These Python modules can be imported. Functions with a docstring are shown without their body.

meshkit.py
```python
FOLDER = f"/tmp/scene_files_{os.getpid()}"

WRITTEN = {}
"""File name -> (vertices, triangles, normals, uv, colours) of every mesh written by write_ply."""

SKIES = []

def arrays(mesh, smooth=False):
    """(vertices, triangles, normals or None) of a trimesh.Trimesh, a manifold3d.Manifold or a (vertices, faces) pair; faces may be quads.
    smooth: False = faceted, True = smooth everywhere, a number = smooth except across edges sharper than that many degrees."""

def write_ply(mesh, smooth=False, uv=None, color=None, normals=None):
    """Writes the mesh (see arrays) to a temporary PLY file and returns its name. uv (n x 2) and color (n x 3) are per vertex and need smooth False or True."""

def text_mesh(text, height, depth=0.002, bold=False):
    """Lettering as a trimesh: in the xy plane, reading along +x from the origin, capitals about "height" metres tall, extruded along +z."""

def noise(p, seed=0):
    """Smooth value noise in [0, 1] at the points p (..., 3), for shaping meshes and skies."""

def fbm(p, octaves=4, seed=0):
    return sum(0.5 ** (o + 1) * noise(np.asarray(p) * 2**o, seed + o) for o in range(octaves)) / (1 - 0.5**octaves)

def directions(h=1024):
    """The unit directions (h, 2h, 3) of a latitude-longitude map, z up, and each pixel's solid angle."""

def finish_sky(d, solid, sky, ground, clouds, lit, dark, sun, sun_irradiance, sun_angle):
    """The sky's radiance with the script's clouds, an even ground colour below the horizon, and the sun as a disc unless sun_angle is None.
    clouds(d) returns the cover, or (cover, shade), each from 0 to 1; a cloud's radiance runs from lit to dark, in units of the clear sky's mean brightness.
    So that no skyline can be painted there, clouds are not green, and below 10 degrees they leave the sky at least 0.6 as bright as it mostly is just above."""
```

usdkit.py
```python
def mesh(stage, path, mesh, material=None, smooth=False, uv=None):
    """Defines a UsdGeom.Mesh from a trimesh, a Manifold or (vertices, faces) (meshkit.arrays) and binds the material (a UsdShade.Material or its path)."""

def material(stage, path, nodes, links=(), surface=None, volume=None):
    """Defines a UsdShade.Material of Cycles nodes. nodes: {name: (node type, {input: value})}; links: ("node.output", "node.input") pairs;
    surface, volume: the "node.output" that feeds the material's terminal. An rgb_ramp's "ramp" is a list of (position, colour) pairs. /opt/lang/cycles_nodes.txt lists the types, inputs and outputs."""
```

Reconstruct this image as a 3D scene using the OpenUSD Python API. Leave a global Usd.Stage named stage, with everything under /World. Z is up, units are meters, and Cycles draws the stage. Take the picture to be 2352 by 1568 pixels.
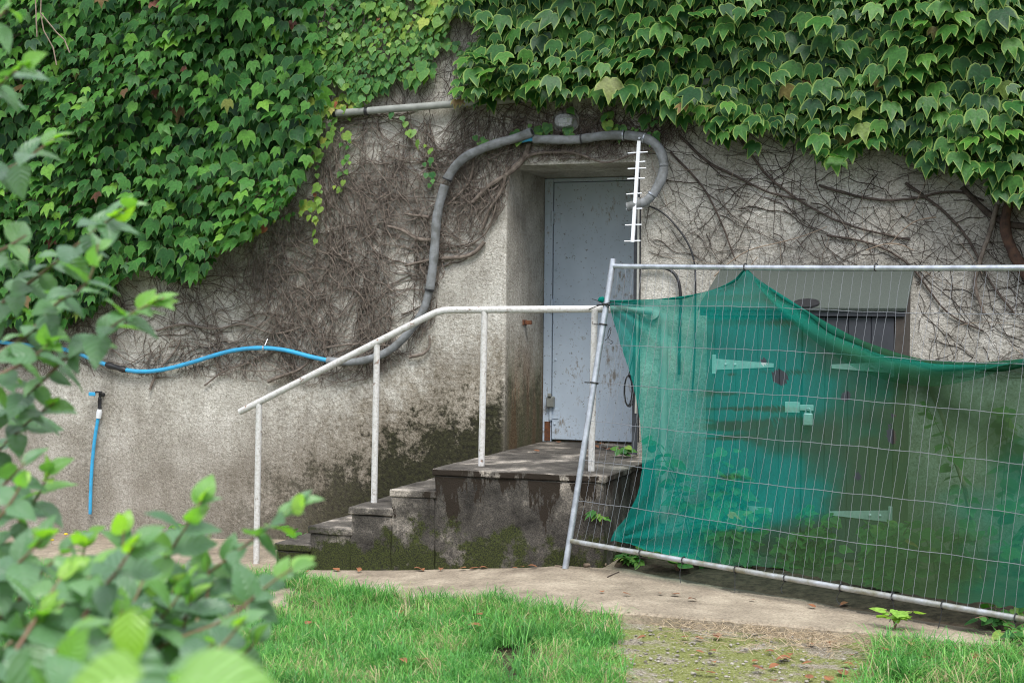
import math, random
import numpy as np, trimesh, usdkit, meshkit
from pxr import Usd, UsdGeom, UsdLux, UsdShade, Gf, Sdf, Vt

stage = Usd.Stage.CreateInMemory()
UsdGeom.Xform.Define(stage, '/World')
R = np.random.default_rng(11)
random.seed(5)

# ------------------------------------------------------------------ camera
EYE = np.array([3.348, -9.674, 1.459])
YAW, PITCH, ROLL = np.radians([18.831, -0.628, 0.552])
FOC = 50.0
_fw = np.array([-np.sin(YAW), np.cos(YAW), 0]); _rt = np.array([np.cos(YAW), np.sin(YAW), 0]); _up = np.array([0, 0, 1.])
FW = _fw*np.cos(PITCH) + _up*np.sin(PITCH); UP0 = _up*np.cos(PITCH) - _fw*np.sin(PITCH)
RT = _rt*np.cos(ROLL) + UP0*np.sin(ROLL); UP = UP0*np.cos(ROLL) - _rt*np.sin(ROLL)
cam = UsdGeom.Camera.Define(stage, '/World/camera')
M = np.eye(4); M[0, :3] = RT; M[1, :3] = UP; M[2, :3] = -FW; M[3, :3] = EYE
cam.AddTransformOp().Set(Gf.Matrix4d(*M.ravel().tolist()))
cam.CreateHorizontalApertureAttr(36.0); cam.CreateVerticalApertureAttr(36.0*682/1024); cam.CreateFocalLengthAttr(FOC)
cam.CreateFStopAttr(5.2); cam.CreateFocusDistanceAttr(9.0)
cam.CreateExposureAttr(1.26)

# ------------------------------------------------------------------ sky: an even overcast, and a broad soft sun behind it
SUN_EL, SUN_AZ = math.radians(56), math.radians(150)          # azimuth of the direction towards the sun, atan2(x, y)
dome = UsdLux.DomeLight.Define(stage, '/World/sky')
usdkit.material(stage, '/World/Looks/sky', {
    's': ('sky_texture', {'sky_type': 'single_scattering', 'sun_disc': False, 'sun_elevation': SUN_EL, 'sun_rotation': SUN_AZ}),
    'tc': ('texture_coordinate', {}),
    'n': ('noise_texture', {'scale': 2.2, 'detail': 5.0, 'roughness': 0.55}),
    'r': ('rgb_ramp', {'ramp': [(0.3, (6.2, 6.6, 7.3)), (0.7, (9.2, 9.5, 10.2))]}),
    'z': ('separate_xyz', {}), 'zr': ('map_range', {'from_min': 0.0, 'from_max': 1.0, 'to_min': 0.28, 'to_max': 1.45}), 'zm': ('mix', {'mix_type': 'multiply', 'fac': 1.0}),
    'm': ('mix', {'mix_type': 'mix', 'fac': 0.86}),
    'b': ('background_shader', {'strength': 0.10})},
    [('tc.generated', 'n.vector'), ('tc.generated', 'z.vector'), ('z.z', 'zr.value'), ('zr.result', 'zm.color2'), ('r.color', 'zm.color1'), ('n.fac', 'r.fac'), ('s.color', 'm.color1'), ('zm.color', 'm.color2'), ('m.color', 'b.color')], surface='b.background')
UsdShade.MaterialBindingAPI.Apply(dome.GetPrim()).Bind(UsdShade.Material.Get(stage, '/World/Looks/sky'))
dome.GetPrim().SetCustomDataByKey('kind', 'structure')
sun = UsdLux.DistantLight.Define(stage, '/World/sun')
sun.CreateIntensityAttr(0.40); sun.CreateAngleAttr(25.0); sun.CreateNormalizeAttr(True); sun.CreateColorAttr(Gf.Vec3f(1.0, 0.97, 0.92))
sd = np.array([math.sin(SUN_AZ)*math.cos(SUN_EL), math.cos(SUN_AZ)*math.cos(SUN_EL), math.sin(SUN_EL)])
sx = np.cross([0, 0, 1.], sd); sx /= np.linalg.norm(sx); sy = np.cross(sd, sx)
S4 = np.eye(4); S4[0, :3] = sx; S4[1, :3] = sy; S4[2, :3] = sd
sun.AddTransformOp().Set(Gf.Matrix4d(*S4.ravel().tolist()))

# ------------------------------------------------------------------ measuring: a sight line of the photograph (2352 x 1568) met with a real plane
def ray(px, py):
    return FW + RT*(px-1176)/(FOC/36*2352) - UP*(py-784)/(FOC/36*2352)
def on_y(px, py, y=0.0):
    d = ray(px, py); return EYE + d*(y-EYE[1])/d[1]
def on_plane(px, py, o, n):
    d = ray(px, py); return EYE + d*(np.dot(o-EYE, n)/np.dot(d, n))
def far(px, py, depth):
    return EYE + ray(px, py)*depth
def g(x, y):
    """height of the path and of the ground beside it"""
    x = np.asarray(x, float)
    return np.where(x < 0.9, -0.23*(1-np.exp(np.minimum(x-0.9, 0)/3.0))*1.35, 0.0)
def on_ground(px, py, dz=0.0):
    z = dz
    for _ in range(8):
        d = ray(px, py); p = EYE + d*(z-EYE[2])/d[2]; z = float(g(p[0], p[1])) + dz
    return p

# ------------------------------------------------------------------ scene helpers
used = {}
def numbered(path):
    k = used.get(path, -1) + 1; used[path] = k
    return path if k == 0 else '%s_%03d' % (path, k)
def tag(prim, label=None, cat=None, group=None, kind=None):
    for k, v in (('label', label), ('category', cat), ('group', group), ('kind', kind)):
        if v: prim.SetCustomDataByKey(k, v)
    return prim
def thing(name, label, cat, group=None, loc=(0, 0, 0)):
    x = UsdGeom.Xform.Define(stage, numbered('/World/'+name)); x.AddTranslateOp().Set(Gf.Vec3d(*map(float, loc)))
    return tag(x.GetPrim(), label, cat, group)
def obj(name, mesh, mat, parent=None, smooth=False, uv=None, origin=None, **kw):
    base = str(parent.GetPath()) if parent is not None else '/World'
    if isinstance(mesh, list): mesh = join(mesh)
    v, f = (mesh.vertices, mesh.faces) if hasattr(mesh, 'vertices') else mesh
    v = np.asarray(v, float)
    if parent is not None:
        p = parent
        while p.GetPath().pathString != '/World':
            op = p.GetAttribute('xformOp:translate').Get() if p.HasAttribute('xformOp:translate') else None
            if op is not None: v = v - np.array(op)
            p = p.GetParent()
    m = usdkit.mesh(stage, numbered(base+'/'+name), (v, f), '/World/Looks/'+mat, smooth=smooth, uv=uv)
    m.CreateDoubleSidedAttr(True)
    return tag(m.GetPrim(), **kw)
def join(parts):
    vs, fs, n = [], [], 0
    for p in parts:
        v, f = (p.vertices, p.faces) if hasattr(p, 'vertices') else p
        f = np.asarray(f)
        if f.shape[1] == 4: f = np.vstack([f[:, [0, 1, 2]], f[:, [0, 2, 3]]])
        vs.append(np.asarray(v, float)); fs.append(f+n); n += len(v)
    return np.vstack(vs), np.vstack(fs)
def spline(pts, n):
    from scipy.interpolate import PchipInterpolator, CubicSpline
    p = np.asarray(pts, float); t = np.concatenate([[0], np.cumsum(np.linalg.norm(np.diff(p, axis=0), axis=1))])
    if len(p) < 3: s = np.linspace(0, t[-1], n); return np.stack([np.interp(s, t, p[:, k]) for k in range(3)], 1)
    return CubicSpline(t, p, bc_type='natural')(np.linspace(0, t[-1], n))
def tube(pts, r, sides=8, caps=True):
    p = np.asarray(pts, float); n = len(p)
    r = np.broadcast_to(np.asarray(r, float), (n,))
    t = np.gradient(p, axis=0); t /= np.linalg.norm(t, axis=1, keepdims=True)+1e-12
    ref = np.array([0, 0, 1.]) if abs(t[:, 2]).mean() < 0.8 else np.array([1., 0, 0])
    a = np.cross(t, ref); a /= np.linalg.norm(a, axis=1, keepdims=True)+1e-9
    b = np.cross(t, a); an = np.arange(sides)*2*np.pi/sides
    v = p[:, None] + r[:, None, None]*(np.cos(an)[None, :, None]*a[:, None] + np.sin(an)[None, :, None]*b[:, None])
    i, j = np.meshgrid(np.arange(n-1), np.arange(sides), indexing='ij')
    q = np.stack([i*sides+j, (i+1)*sides+j, (i+1)*sides+(j+1) % sides, i*sides+(j+1) % sides], -1).reshape(-1, 4)
    f = np.vstack([q[:, [0, 1, 2]], q[:, [0, 2, 3]]]); v = v.reshape(-1, 3)
    if caps:
        k = len(v); v = np.vstack([v, p[0], p[-1]]); e = np.arange(sides)
        f = np.vstack([f, np.stack([np.full(sides, k), e, (e+1) % sides], 1), np.stack([np.full(sides, k+1), (n-1)*sides+(e+1) % sides, (n-1)*sides+e], 1)])
    return v, f
def box(x0, x1, y0, y1, z0, z1, bevel=0.0):
    if bevel <= 0:
        m = trimesh.creation.box([x1-x0, y1-y0, z1-z0]); m.apply_translation([(x0+x1)/2, (y0+y1)/2, (z0+z1)/2]); return m
    c = []
    for ax in range(3):
        for sx_ in (0, 1):
            for sy_ in (0, 1):
                for sz_ in (0, 1):
                    d = [bevel]*3; d[ax] = 0
                    c.append([(x0+d[0], x1-d[0])[sx_], (y0+d[1], y1-d[1])[sy_], (z0+d[2], z1-d[2])[sz_]])
    return trimesh.Trimesh(c).convex_hull
def grid(P):
    """P (n, m, 3) -> mesh"""
    n, m = P.shape[:2]
    i, j = np.meshgrid(np.arange(n-1), np.arange(m-1), indexing='ij')
    a = i*m+j
    f = np.vstack([np.stack([a, a+m, a+m+1], -1).reshape(-1, 3), np.stack([a, a+m+1, a+1], -1).reshape(-1, 3)])
    return P.reshape(-1, 3), f
def inpoly(x, y, poly):
    poly = np.asarray(poly, float); x = np.asarray(x); y = np.asarray(y); c = np.zeros(x.shape, bool)
    for (x1, y1), (x2, y2) in zip(poly, np.roll(poly, -1, 0)):
        hit = ((y1 > y) != (y2 > y)) & (x < (x2-x1)*(y-y1)/(y2-y1+1e-12)+x1); c ^= hit
    return c
def unit(v):
    v = np.asarray(v, float); return v/(np.linalg.norm(v, axis=-1, keepdims=True)+1e-12)
fbm = meshkit.fbm

# ------------------------------------------------------------------ materials
def mat(name, nodes, links=(), surface='p.BSDF'):
    usdkit.material(stage, '/World/Looks/'+name, nodes, links, surface=surface)
def plain(name, col, rough=0.6, metal=0.0, var=0.25, scale=30, bump=0.0, col2=None, spec=0.5):
    c = np.array(col); d = np.array(col2) if col2 is not None else c*(1-var)
    n = {'g': ('geometry', {}), 'n': ('noise_texture', {'scale': scale, 'detail': 5.0, 'roughness': 0.65}),
         'r': ('rgb_ramp', {'ramp': [(0.36, tuple(d)), (0.64, tuple(c))]}),
         'p': ('principled_bsdf', {'roughness': rough, 'metallic': metal, 'specular_ior_level': spec})}
    l = [('g.position', 'n.vector'), ('n.fac', 'r.fac'), ('r.color', 'p.base_color')]
    if bump:
        n['b'] = ('bump', {'distance': bump, 'strength': 0.8}); l += [('n.fac', 'b.height'), ('b.normal', 'p.normal')]
    mat(name, n, l)

def math_(op, a=None, b=None):
    d = {'math_type': op}
    if a is not None: d['value1'] = a
    if b is not None: d['value2'] = b
    return ('math', d)

# concrete of the wall: grey lime-pale render with aggregate, brown damp low down, moss along the stair line
mat('wall_concrete', {
    'g': ('geometry', {}), 'sp': ('separate_xyz', {}),
    'n1': ('noise_texture', {'scale': 2.3, 'detail': 6.0, 'roughness': 0.62}),
    'r1': ('rgb_ramp', {'ramp': [(0.32, (0.33, 0.31, 0.275)), (0.5, (0.48, 0.46, 0.415)), (0.66, (0.64, 0.62, 0.575))]}),
    'n2': ('noise_texture', {'scale': 75.0, 'detail': 4.0, 'roughness': 0.75}),
    'r2': ('rgb_ramp', {'ramp': [(0.30, (0.30, 0.28, 0.25)), (0.44, (0.88, 0.87, 0.85)), (0.56, (1.0, 1.0, 1.0)), (0.66, (1.35, 1.33, 1.30)), (0.74, (1.8, 1.78, 1.72))]}),
    'm1': ('mix', {'mix_type': 'multiply', 'fac': 1.0}),
    'n2b': ('noise_texture', {'scale': 34.0, 'detail': 4.0, 'roughness': 0.7}),
    'r2b': ('rgb_ramp', {'ramp': [(0.3, (0.72, 0.70, 0.66)), (0.55, (1.0, 1.0, 1.0)), (0.7, (1.15, 1.15, 1.13))]}),
    'm1b': ('mix', {'mix_type': 'multiply', 'fac': 0.9}),
    # damp brown below
    'n3': ('noise_texture', {'scale': 1.7, 'detail': 7.0, 'roughness': 0.68}),
    'dz': ('map_range', {'range_type': 'smoothstep', 'from_min': 1.15, 'from_max': 0.05, 'to_min': 0.0, 'to_max': 1.0}),
    'da': math_('multiply_add', b=1.5), 'db': math_('subtract', b=0.75), 'dc': math_('add'),
    'dcl': ('clamp', {}),
    'dm': ('mix', {'mix_type': 'mix', 'color2': (0.18, 0.152, 0.12)}), 'dmf': math_('multiply', b=0.62),
    # wall streaks
    'mp': ('mapping', {'scale': (7.0, 7.0, 1.1)}), 'n4': ('noise_texture', {'scale': 1.0, 'detail': 5.0, 'roughness': 0.65}),
    'r4': ('rgb_ramp', {'ramp': [(0.36, (0.62, 0.60, 0.56)), (0.55, (1.0, 1.0, 1.0))]}),
    'm4': ('mix', {'mix_type': 'multiply', 'fac': 0.38}),
    # moss along the steps: t = z - .45 x - .5
    'mx': math_('multiply', b=-0.45), 'mz': math_('add'), 'mt': math_('add', b=-0.50),
    'nm': ('noise_texture', {'scale': 5.0, 'detail': 8.0, 'roughness': 0.75}),
    'nmm': math_('multiply_add', b=1.9), 'ms': math_('multiply_add', b=0.75),
    'mr': ('map_range', {'range_type': 'smoothstep', 'from_min': 1.98, 'from_max': 1.66, 'to_min': 0.0, 'to_max': 0.97}),
    'wx': ('map_range', {'range_type': 'smoothstep', 'from_min': -2.9, 'from_max': -0.8, 'to_min': 0.0, 'to_max': 1.0}),
    'wx2': ('map_range', {'range_type': 'smoothstep', 'from_min': 0.06, 'from_max': -0.05, 'to_min': 0.0, 'to_max': 1.0}),
    'hr': ('map_range', {'range_type': 'smoothstep', 'from_min': 2.55, 'from_max': 1.85, 'to_min': 0.0, 'to_max': 0.75}), 'hk': math_('multiply'), 'hm': ('mix', {'mix_type': 'multiply', 'color2': (0.42, 0.36, 0.28)}),
    'wm': math_('multiply'), 'wm2': math_('multiply'),
    'mc': ('rgb_ramp', {'ramp': [(0.35, (0.010, 0.009, 0.006)), (0.65, (0.036, 0.037, 0.014))]}),
    'mm': ('mix', {'mix_type': 'mix'}),
    # reveal: algae and rust wash low down inside the recess
    'ry': ('map_range', {'range_type': 'smoothstep', 'from_min': 0.02, 'from_max': 0.10, 'to_min': 0.0, 'to_max': 1.0}),
    'rz': ('map_range', {'range_type': 'smoothstep', 'from_min': 1.5, 'from_max': 0.8, 'to_min': 0.0, 'to_max': 0.7}),
    'rr': math_('multiply'), 'rc': ('rgb_ramp', {'ramp': [(0.38, (0.14, 0.16, 0.06)), (0.50, (0.27, 0.225, 0.13)), (0.60, (0.28, 0.15, 0.06))]}),
    'rm': ('mix', {'mix_type': 'mix'}),
    'wv': ('wave_texture', {'wave_type': 'bands', 'bands_direction': 'z', 'profile': 'sine', 'scale': 0.82, 'distortion': 0.35, 'detail': 2.0}),
    'wr': ('map_range', {'from_min': 0.0, 'from_max': 0.012, 'to_min': 0.0, 'to_max': 1.0}),
    'h1': math_('multiply_add', b=0.5), 'h2': math_('multiply_add', b=0.35),
    'b': ('bump', {'distance': 0.012, 'strength': 0.9}),
    'p': ('principled_bsdf', {'roughness': 0.92, 'specular_ior_level': 0.25})},
    [('g.position', x+'.vector') for x in ('n1', 'n2', 'n2b', 'n3', 'nm', 'mp', 'sp', 'wv')] + [
    ('n1.fac', 'r1.fac'), ('n2.fac', 'r2.fac'), ('r1.color', 'dm.color1'), ('dm.color', 'm1.color1'), ('r2.color', 'm1.color2'), ('n2b.fac', 'r2b.fac'), ('m1.color', 'm1b.color1'), ('r2b.color', 'm1b.color2'),
    ('sp.z', 'dz.value'), ('n3.fac', 'da.value1'), ('dz.result', 'da.value3'), ('da.value', 'db.value1'), ('db.value', 'dcl.value'), ('dcl.result', 'dmf.value1'), ('dmf.value', 'dm.fac'),
    ('mp.vector', 'n4.vector'), ('n4.fac', 'r4.fac'), ('m1b.color', 'm4.color1'), ('r4.color', 'm4.color2'),
    ('sp.x', 'mx.value1'), ('mx.value', 'mz.value1'), ('sp.z', 'mz.value2'), ('mz.value', 'mt.value1'), ('nm.fac', 'nmm.value1'), ('mt.value', 'nmm.value3'), ('n2b.fac', 'ms.value1'), ('nmm.value', 'ms.value3'), ('ms.value', 'mr.value'),
    ('sp.x', 'wx.value'), ('sp.x', 'wx2.value'), ('wx.result', 'wm.value1'), ('wx2.result', 'wm.value2'), ('wm.value', 'wm2.value1'), ('mr.result', 'wm2.value2'),
    ('n2b.fac', 'mc.fac'), ('m4.color', 'rm.color1'),
    ('sp.y', 'ry.value'), ('sp.z', 'rz.value'), ('ry.result', 'rr.value1'), ('rz.result', 'rr.value2'), ('rr.value', 'rm.fac'), ('n4.fac', 'rc.fac'), ('rc.color', 'rm.color2'),
    ('ms.value', 'hr.value'), ('hr.result', 'hk.value1'), ('wm.value', 'hk.value2'), ('hk.value', 'hm.fac'), ('rm.color', 'hm.color1'), ('hm.color', 'mm.color1'), ('mc.color', 'mm.color2'), ('wm2.value', 'mm.fac'), ('mm.color', 'p.base_color'),
    ('n2.fac', 'h1.value1'), ('n2b.fac', 'h1.value3'), ('h1.value', 'h2.value1'), ('wm2.value', 'h2.value3'), ('h1.value', 'b.height'), ('b.normal', 'p.normal')])

# steps: dark weathered concrete, moss patches at the foot, brown drips from the top
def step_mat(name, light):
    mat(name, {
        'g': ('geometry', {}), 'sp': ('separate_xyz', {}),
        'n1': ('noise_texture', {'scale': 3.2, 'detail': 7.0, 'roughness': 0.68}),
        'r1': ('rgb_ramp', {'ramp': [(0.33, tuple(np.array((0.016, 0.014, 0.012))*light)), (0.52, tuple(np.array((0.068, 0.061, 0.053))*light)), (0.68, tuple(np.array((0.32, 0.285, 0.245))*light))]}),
        'n2': ('noise_texture', {'scale': 110.0, 'detail': 3.0, 'roughness': 0.7}),
        'r2': ('rgb_ramp', {'ramp': [(0.32, (0.5, 0.5, 0.5)), (0.5, (1.0, 1.0, 1.0)), (0.7, (1.6, 1.58, 1.5))]}),
        'm1': ('mix', {'mix_type': 'multiply', 'fac': 1.0}),
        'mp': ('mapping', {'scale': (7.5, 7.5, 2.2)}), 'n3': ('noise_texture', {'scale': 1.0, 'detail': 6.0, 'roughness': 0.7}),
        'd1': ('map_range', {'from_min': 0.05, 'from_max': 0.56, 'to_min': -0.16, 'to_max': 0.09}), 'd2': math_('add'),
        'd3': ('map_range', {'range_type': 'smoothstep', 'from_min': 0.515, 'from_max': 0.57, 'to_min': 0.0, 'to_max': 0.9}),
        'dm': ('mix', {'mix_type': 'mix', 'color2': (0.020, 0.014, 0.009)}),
        'n4': ('noise_texture', {'scale': 3.6, 'detail': 8.0, 'roughness': 0.7}),
        'e1': ('map_range', {'from_min': 0.50, 'from_max': -0.05, 'to_min': -0.20, 'to_max': 0.15}), 'e2': math_('add'),
        'e3': ('map_range', {'range_type': 'smoothstep', 'from_min': 0.50, 'from_max': 0.66, 'to_min': 0.0, 'to_max': 0.95}),
        'mc': ('rgb_ramp', {'ramp': [(0.38, (0.011, 0.012, 0.006)), (0.62, (0.046, 0.056, 0.012))]}),
        'em': ('mix', {'mix_type': 'mix'}),
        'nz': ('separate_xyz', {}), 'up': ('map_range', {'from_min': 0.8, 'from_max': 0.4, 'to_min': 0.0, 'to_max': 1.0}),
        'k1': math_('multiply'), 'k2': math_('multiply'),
        'b': ('bump', {'distance': 0.012, 'strength': 0.9}), 'hb': math_('multiply_add', b=0.5),
        'p': ('principled_bsdf', {'roughness': 0.9, 'specular_ior_level': 0.3})},
        [('g.position', x+'.vector') for x in ('n1', 'n2', 'mp', 'n4', 'sp')] + [('g.true_normal', 'nz.vector'), ('nz.z', 'up.value'),
        ('n1.fac', 'r1.fac'), ('n2.fac', 'r2.fac'), ('r1.color', 'm1.color1'), ('r2.color', 'm1.color2'),
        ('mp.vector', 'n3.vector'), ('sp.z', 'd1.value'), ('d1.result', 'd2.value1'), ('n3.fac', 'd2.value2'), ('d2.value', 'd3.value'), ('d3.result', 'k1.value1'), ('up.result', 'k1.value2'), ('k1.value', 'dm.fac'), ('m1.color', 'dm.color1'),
        ('sp.z', 'e1.value'), ('e1.result', 'e2.value1'), ('n4.fac', 'e2.value2'), ('e2.value', 'e3.value'), ('e3.result', 'k2.value1'), ('up.result', 'k2.value2'), ('k2.value', 'em.fac'), ('n2.fac', 'mc.fac'), ('dm.color', 'em.color1'), ('mc.color', 'em.color2'),
        ('em.color', 'p.base_color'), ('n2.fac', 'hb.value1'), ('n1.fac', 'hb.value3'), ('hb.value', 'b.height'), ('b.normal', 'p.normal')])
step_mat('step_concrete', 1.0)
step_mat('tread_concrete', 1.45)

mat('path_concrete', {
    'g': ('geometry', {}), 'sp': ('separate_xyz', {}),
    'n1': ('noise_texture', {'scale': 3.2, 'detail': 8.0, 'roughness': 0.72}),
    'r1': ('rgb_ramp', {'ramp': [(0.33, (0.165, 0.135, 0.10)), (0.5, (0.265, 0.22, 0.165)), (0.66, (0.37, 0.315, 0.24))]}),
    'n2': ('noise_texture', {'scale': 60.0, 'detail': 4.0, 'roughness': 0.8}),
    'r2': ('rgb_ramp', {'ramp': [(0.3, (0.5, 0.48, 0.45)), (0.48, (1.0, 1.0, 1.0)), (0.7, (1.35, 1.33, 1.3))]}),
    'm1': ('mix', {'mix_type': 'multiply', 'fac': 1.0}),
    # damp band behind the line of the fence
    'lx': math_('multiply', b=0.527), 'l2': math_('add'), 'l3': math_('add', b=0.70), 'nl': math_('multiply_add', b=0.5),
    'lm': ('map_range', {'range_type': 'smoothstep', 'from_min': 0.18, 'from_max': 0.30, 'to_min': 0.0, 'to_max': 0.8}),
    'lw': ('map_range', {'from_min': 1.0, 'from_max': 1.3, 'to_min': 0.0, 'to_max': 1.0}), 'lk': math_('multiply'),
    'dm': ('mix', {'mix_type': 'mix', 'color2': (0.07, 0.06, 0.045)}),
    'b': ('bump', {'distance': 0.008, 'strength': 0.8}),
    'p': ('principled_bsdf', {'roughness': 0.9, 'specular_ior_level': 0.25})},
    [('g.position', x+'.vector') for x in ('n1', 'n2', 'sp')] + [('n1.fac', 'r1.fac'), ('n2.fac', 'r2.fac'), ('r1.color', 'm1.color1'), ('r2.color', 'm1.color2'),
    ('sp.x', 'lx.value1'), ('lx.value', 'l2.value1'), ('sp.y', 'l2.value2'), ('l2.value', 'l3.value1'), ('n1.fac', 'nl.value1'), ('l3.value', 'nl.value3'), ('nl.value', 'lm.value'), ('sp.x', 'lw.value'), ('lm.result', 'lk.value1'), ('lw.result', 'lk.value2'), ('lk.value', 'dm.fac'),
    ('m1.color', 'dm.color1'), ('dm.color', 'p.base_color'), ('n2.fac', 'b.height'), ('b.normal', 'p.normal')])
plain('soil', (0.085, 0.062, 0.042), 0.95, var=0.6, scale=22, bump=0.02, spec=0.2)
mat('gravel_moss', {
    'g': ('geometry', {}), 'n1': ('noise_texture', {'scale': 4.5, 'detail': 7.0, 'roughness': 0.7}),
    'n2': ('noise_texture', {'scale': 70.0, 'detail': 4.0, 'roughness': 0.8}),
    'r2': ('rgb_ramp', {'ramp': [(0.30, (0.10, 0.08, 0.055)), (0.46, (0.26, 0.22, 0.165)), (0.58, (0.42, 0.37, 0.30)), (0.70, (0.62, 0.58, 0.52))]}),
    'rm': ('rgb_ramp', {'ramp': [(0.3, (0.085, 0.105, 0.02)), (0.5, (0.195, 0.225, 0.045)), (0.60, (0.26, 0.28, 0.08)), (0.68, (0.45, 0.43, 0.30))]}),
    'k': ('map_range', {'range_type': 'smoothstep', 'from_min': 0.39, 'from_max': 0.53, 'to_min': 0.0, 'to_max': 0.85}),
    'm': ('mix', {'mix_type': 'mix'}), 'b': ('bump', {'distance': 0.02, 'strength': 1.0}),
    'p': ('principled_bsdf', {'roughness': 0.95, 'specular_ior_level': 0.2})},
    [('g.position', 'n1.vector'), ('g.position', 'n2.vector'), ('n2.fac', 'r2.fac'), ('n2.fac', 'rm.fac'), ('n1.fac', 'k.value'), ('k.result', 'm.fac'), ('r2.color', 'm.color1'), ('rm.color', 'm.color2'), ('m.color', 'p.base_color'), ('n2.fac', 'b.height'), ('b.normal', 'p.normal')])

# door paint with rust and grime
mat('door_paint', {
    'g': ('geometry', {}), 'mp': ('mapping', {'scale': (1.0, 1.0, 0.35)}),
    'n1': ('noise_texture', {'scale': 30.0, 'detail': 7.0, 'roughness': 0.75}), 'n2': ('noise_texture', {'scale': 2.6, 'detail': 5.0, 'roughness': 0.6}),
    'r0': ('rgb_ramp', {'ramp': [(0.3, (0.44, 0.52, 0.61)), (0.7, (0.57, 0.66, 0.76))]}),
    'k': math_('multiply_add', b=1.0), 'kr': ('map_range', {'range_type': 'smoothstep', 'from_min': 1.09, 'from_max': 1.24, 'to_min': 0.0, 'to_max': 0.75}),
    'm': ('mix', {'mix_type': 'mix', 'color2': (0.19, 0.135, 0.075)}),
    'n3': ('noise_texture', {'scale': 55.0, 'detail': 3.0, 'roughness': 0.6}), 'k3': ('map_range', {'range_type': 'smoothstep', 'from_min': 0.63, 'from_max': 0.69, 'to_min': 0.0, 'to_max': 0.75}),
    'm3': ('mix', {'mix_type': 'mix', 'color2': (0.10, 0.085, 0.06)}),
    'b': ('bump', {'distance': 0.002, 'strength': 0.5}),
    'p': ('principled_bsdf', {'roughness': 0.5, 'specular_ior_level': 0.4})},
    [('g.position', 'mp.vector'), ('mp.vector', 'n1.vector'), ('g.position', 'n2.vector'), ('g.position', 'n3.vector'), ('n2.fac', 'r0.fac'), ('n2.fac', 'k.value1'), ('n1.fac', 'k.value3'), ('k.value', 'kr.value'), ('kr.result', 'm.fac'), ('r0.color', 'm.color1'),
     ('n3.fac', 'k3.value'), ('k3.result', 'm3.fac'), ('m.color', 'm3.color1'), ('m3.color', 'p.base_color'), ('n1.fac', 'b.height'), ('b.normal', 'p.normal')])
# white paint flaking to rust
mat('rail_paint', {
    'g': ('geometry', {}), 'n1': ('noise_texture', {'scale': 16.0, 'detail': 7.0, 'roughness': 0.72}), 'n2': ('noise_texture', {'scale': 60.0, 'detail': 4.0, 'roughness': 0.7}),
    'r0': ('rgb_ramp', {'ramp': [(0.3, (0.36, 0.34, 0.30)), (0.55, (0.55, 0.54, 0.525))]}),
    'k': ('map_range', {'range_type': 'smoothstep', 'from_min': 0.60, 'from_max': 0.65, 'to_min': 0.0, 'to_max': 0.9}),
    'rc': ('rgb_ramp', {'ramp': [(0.4, (0.13, 0.11, 0.09)), (0.62, (0.27, 0.105, 0.045))]}),
    'm': ('mix', {'mix_type': 'mix'}), 'b': ('bump', {'distance': 0.002, 'strength': 0.6, 'invert': True}),
    'p': ('principled_bsdf', {'roughness': 0.55})},
    [('g.position', 'n1.vector'), ('g.position', 'n2.vector'), ('n2.fac', 'r0.fac'), ('n1.fac', 'k.value'), ('k.result', 'm.fac'), ('n2.fac', 'rc.fac'), ('r0.color', 'm.color1'), ('rc.color', 'm.color2'), ('m.color', 'p.base_color'), ('k.result', 'b.height'), ('b.normal', 'p.normal')])
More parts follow.
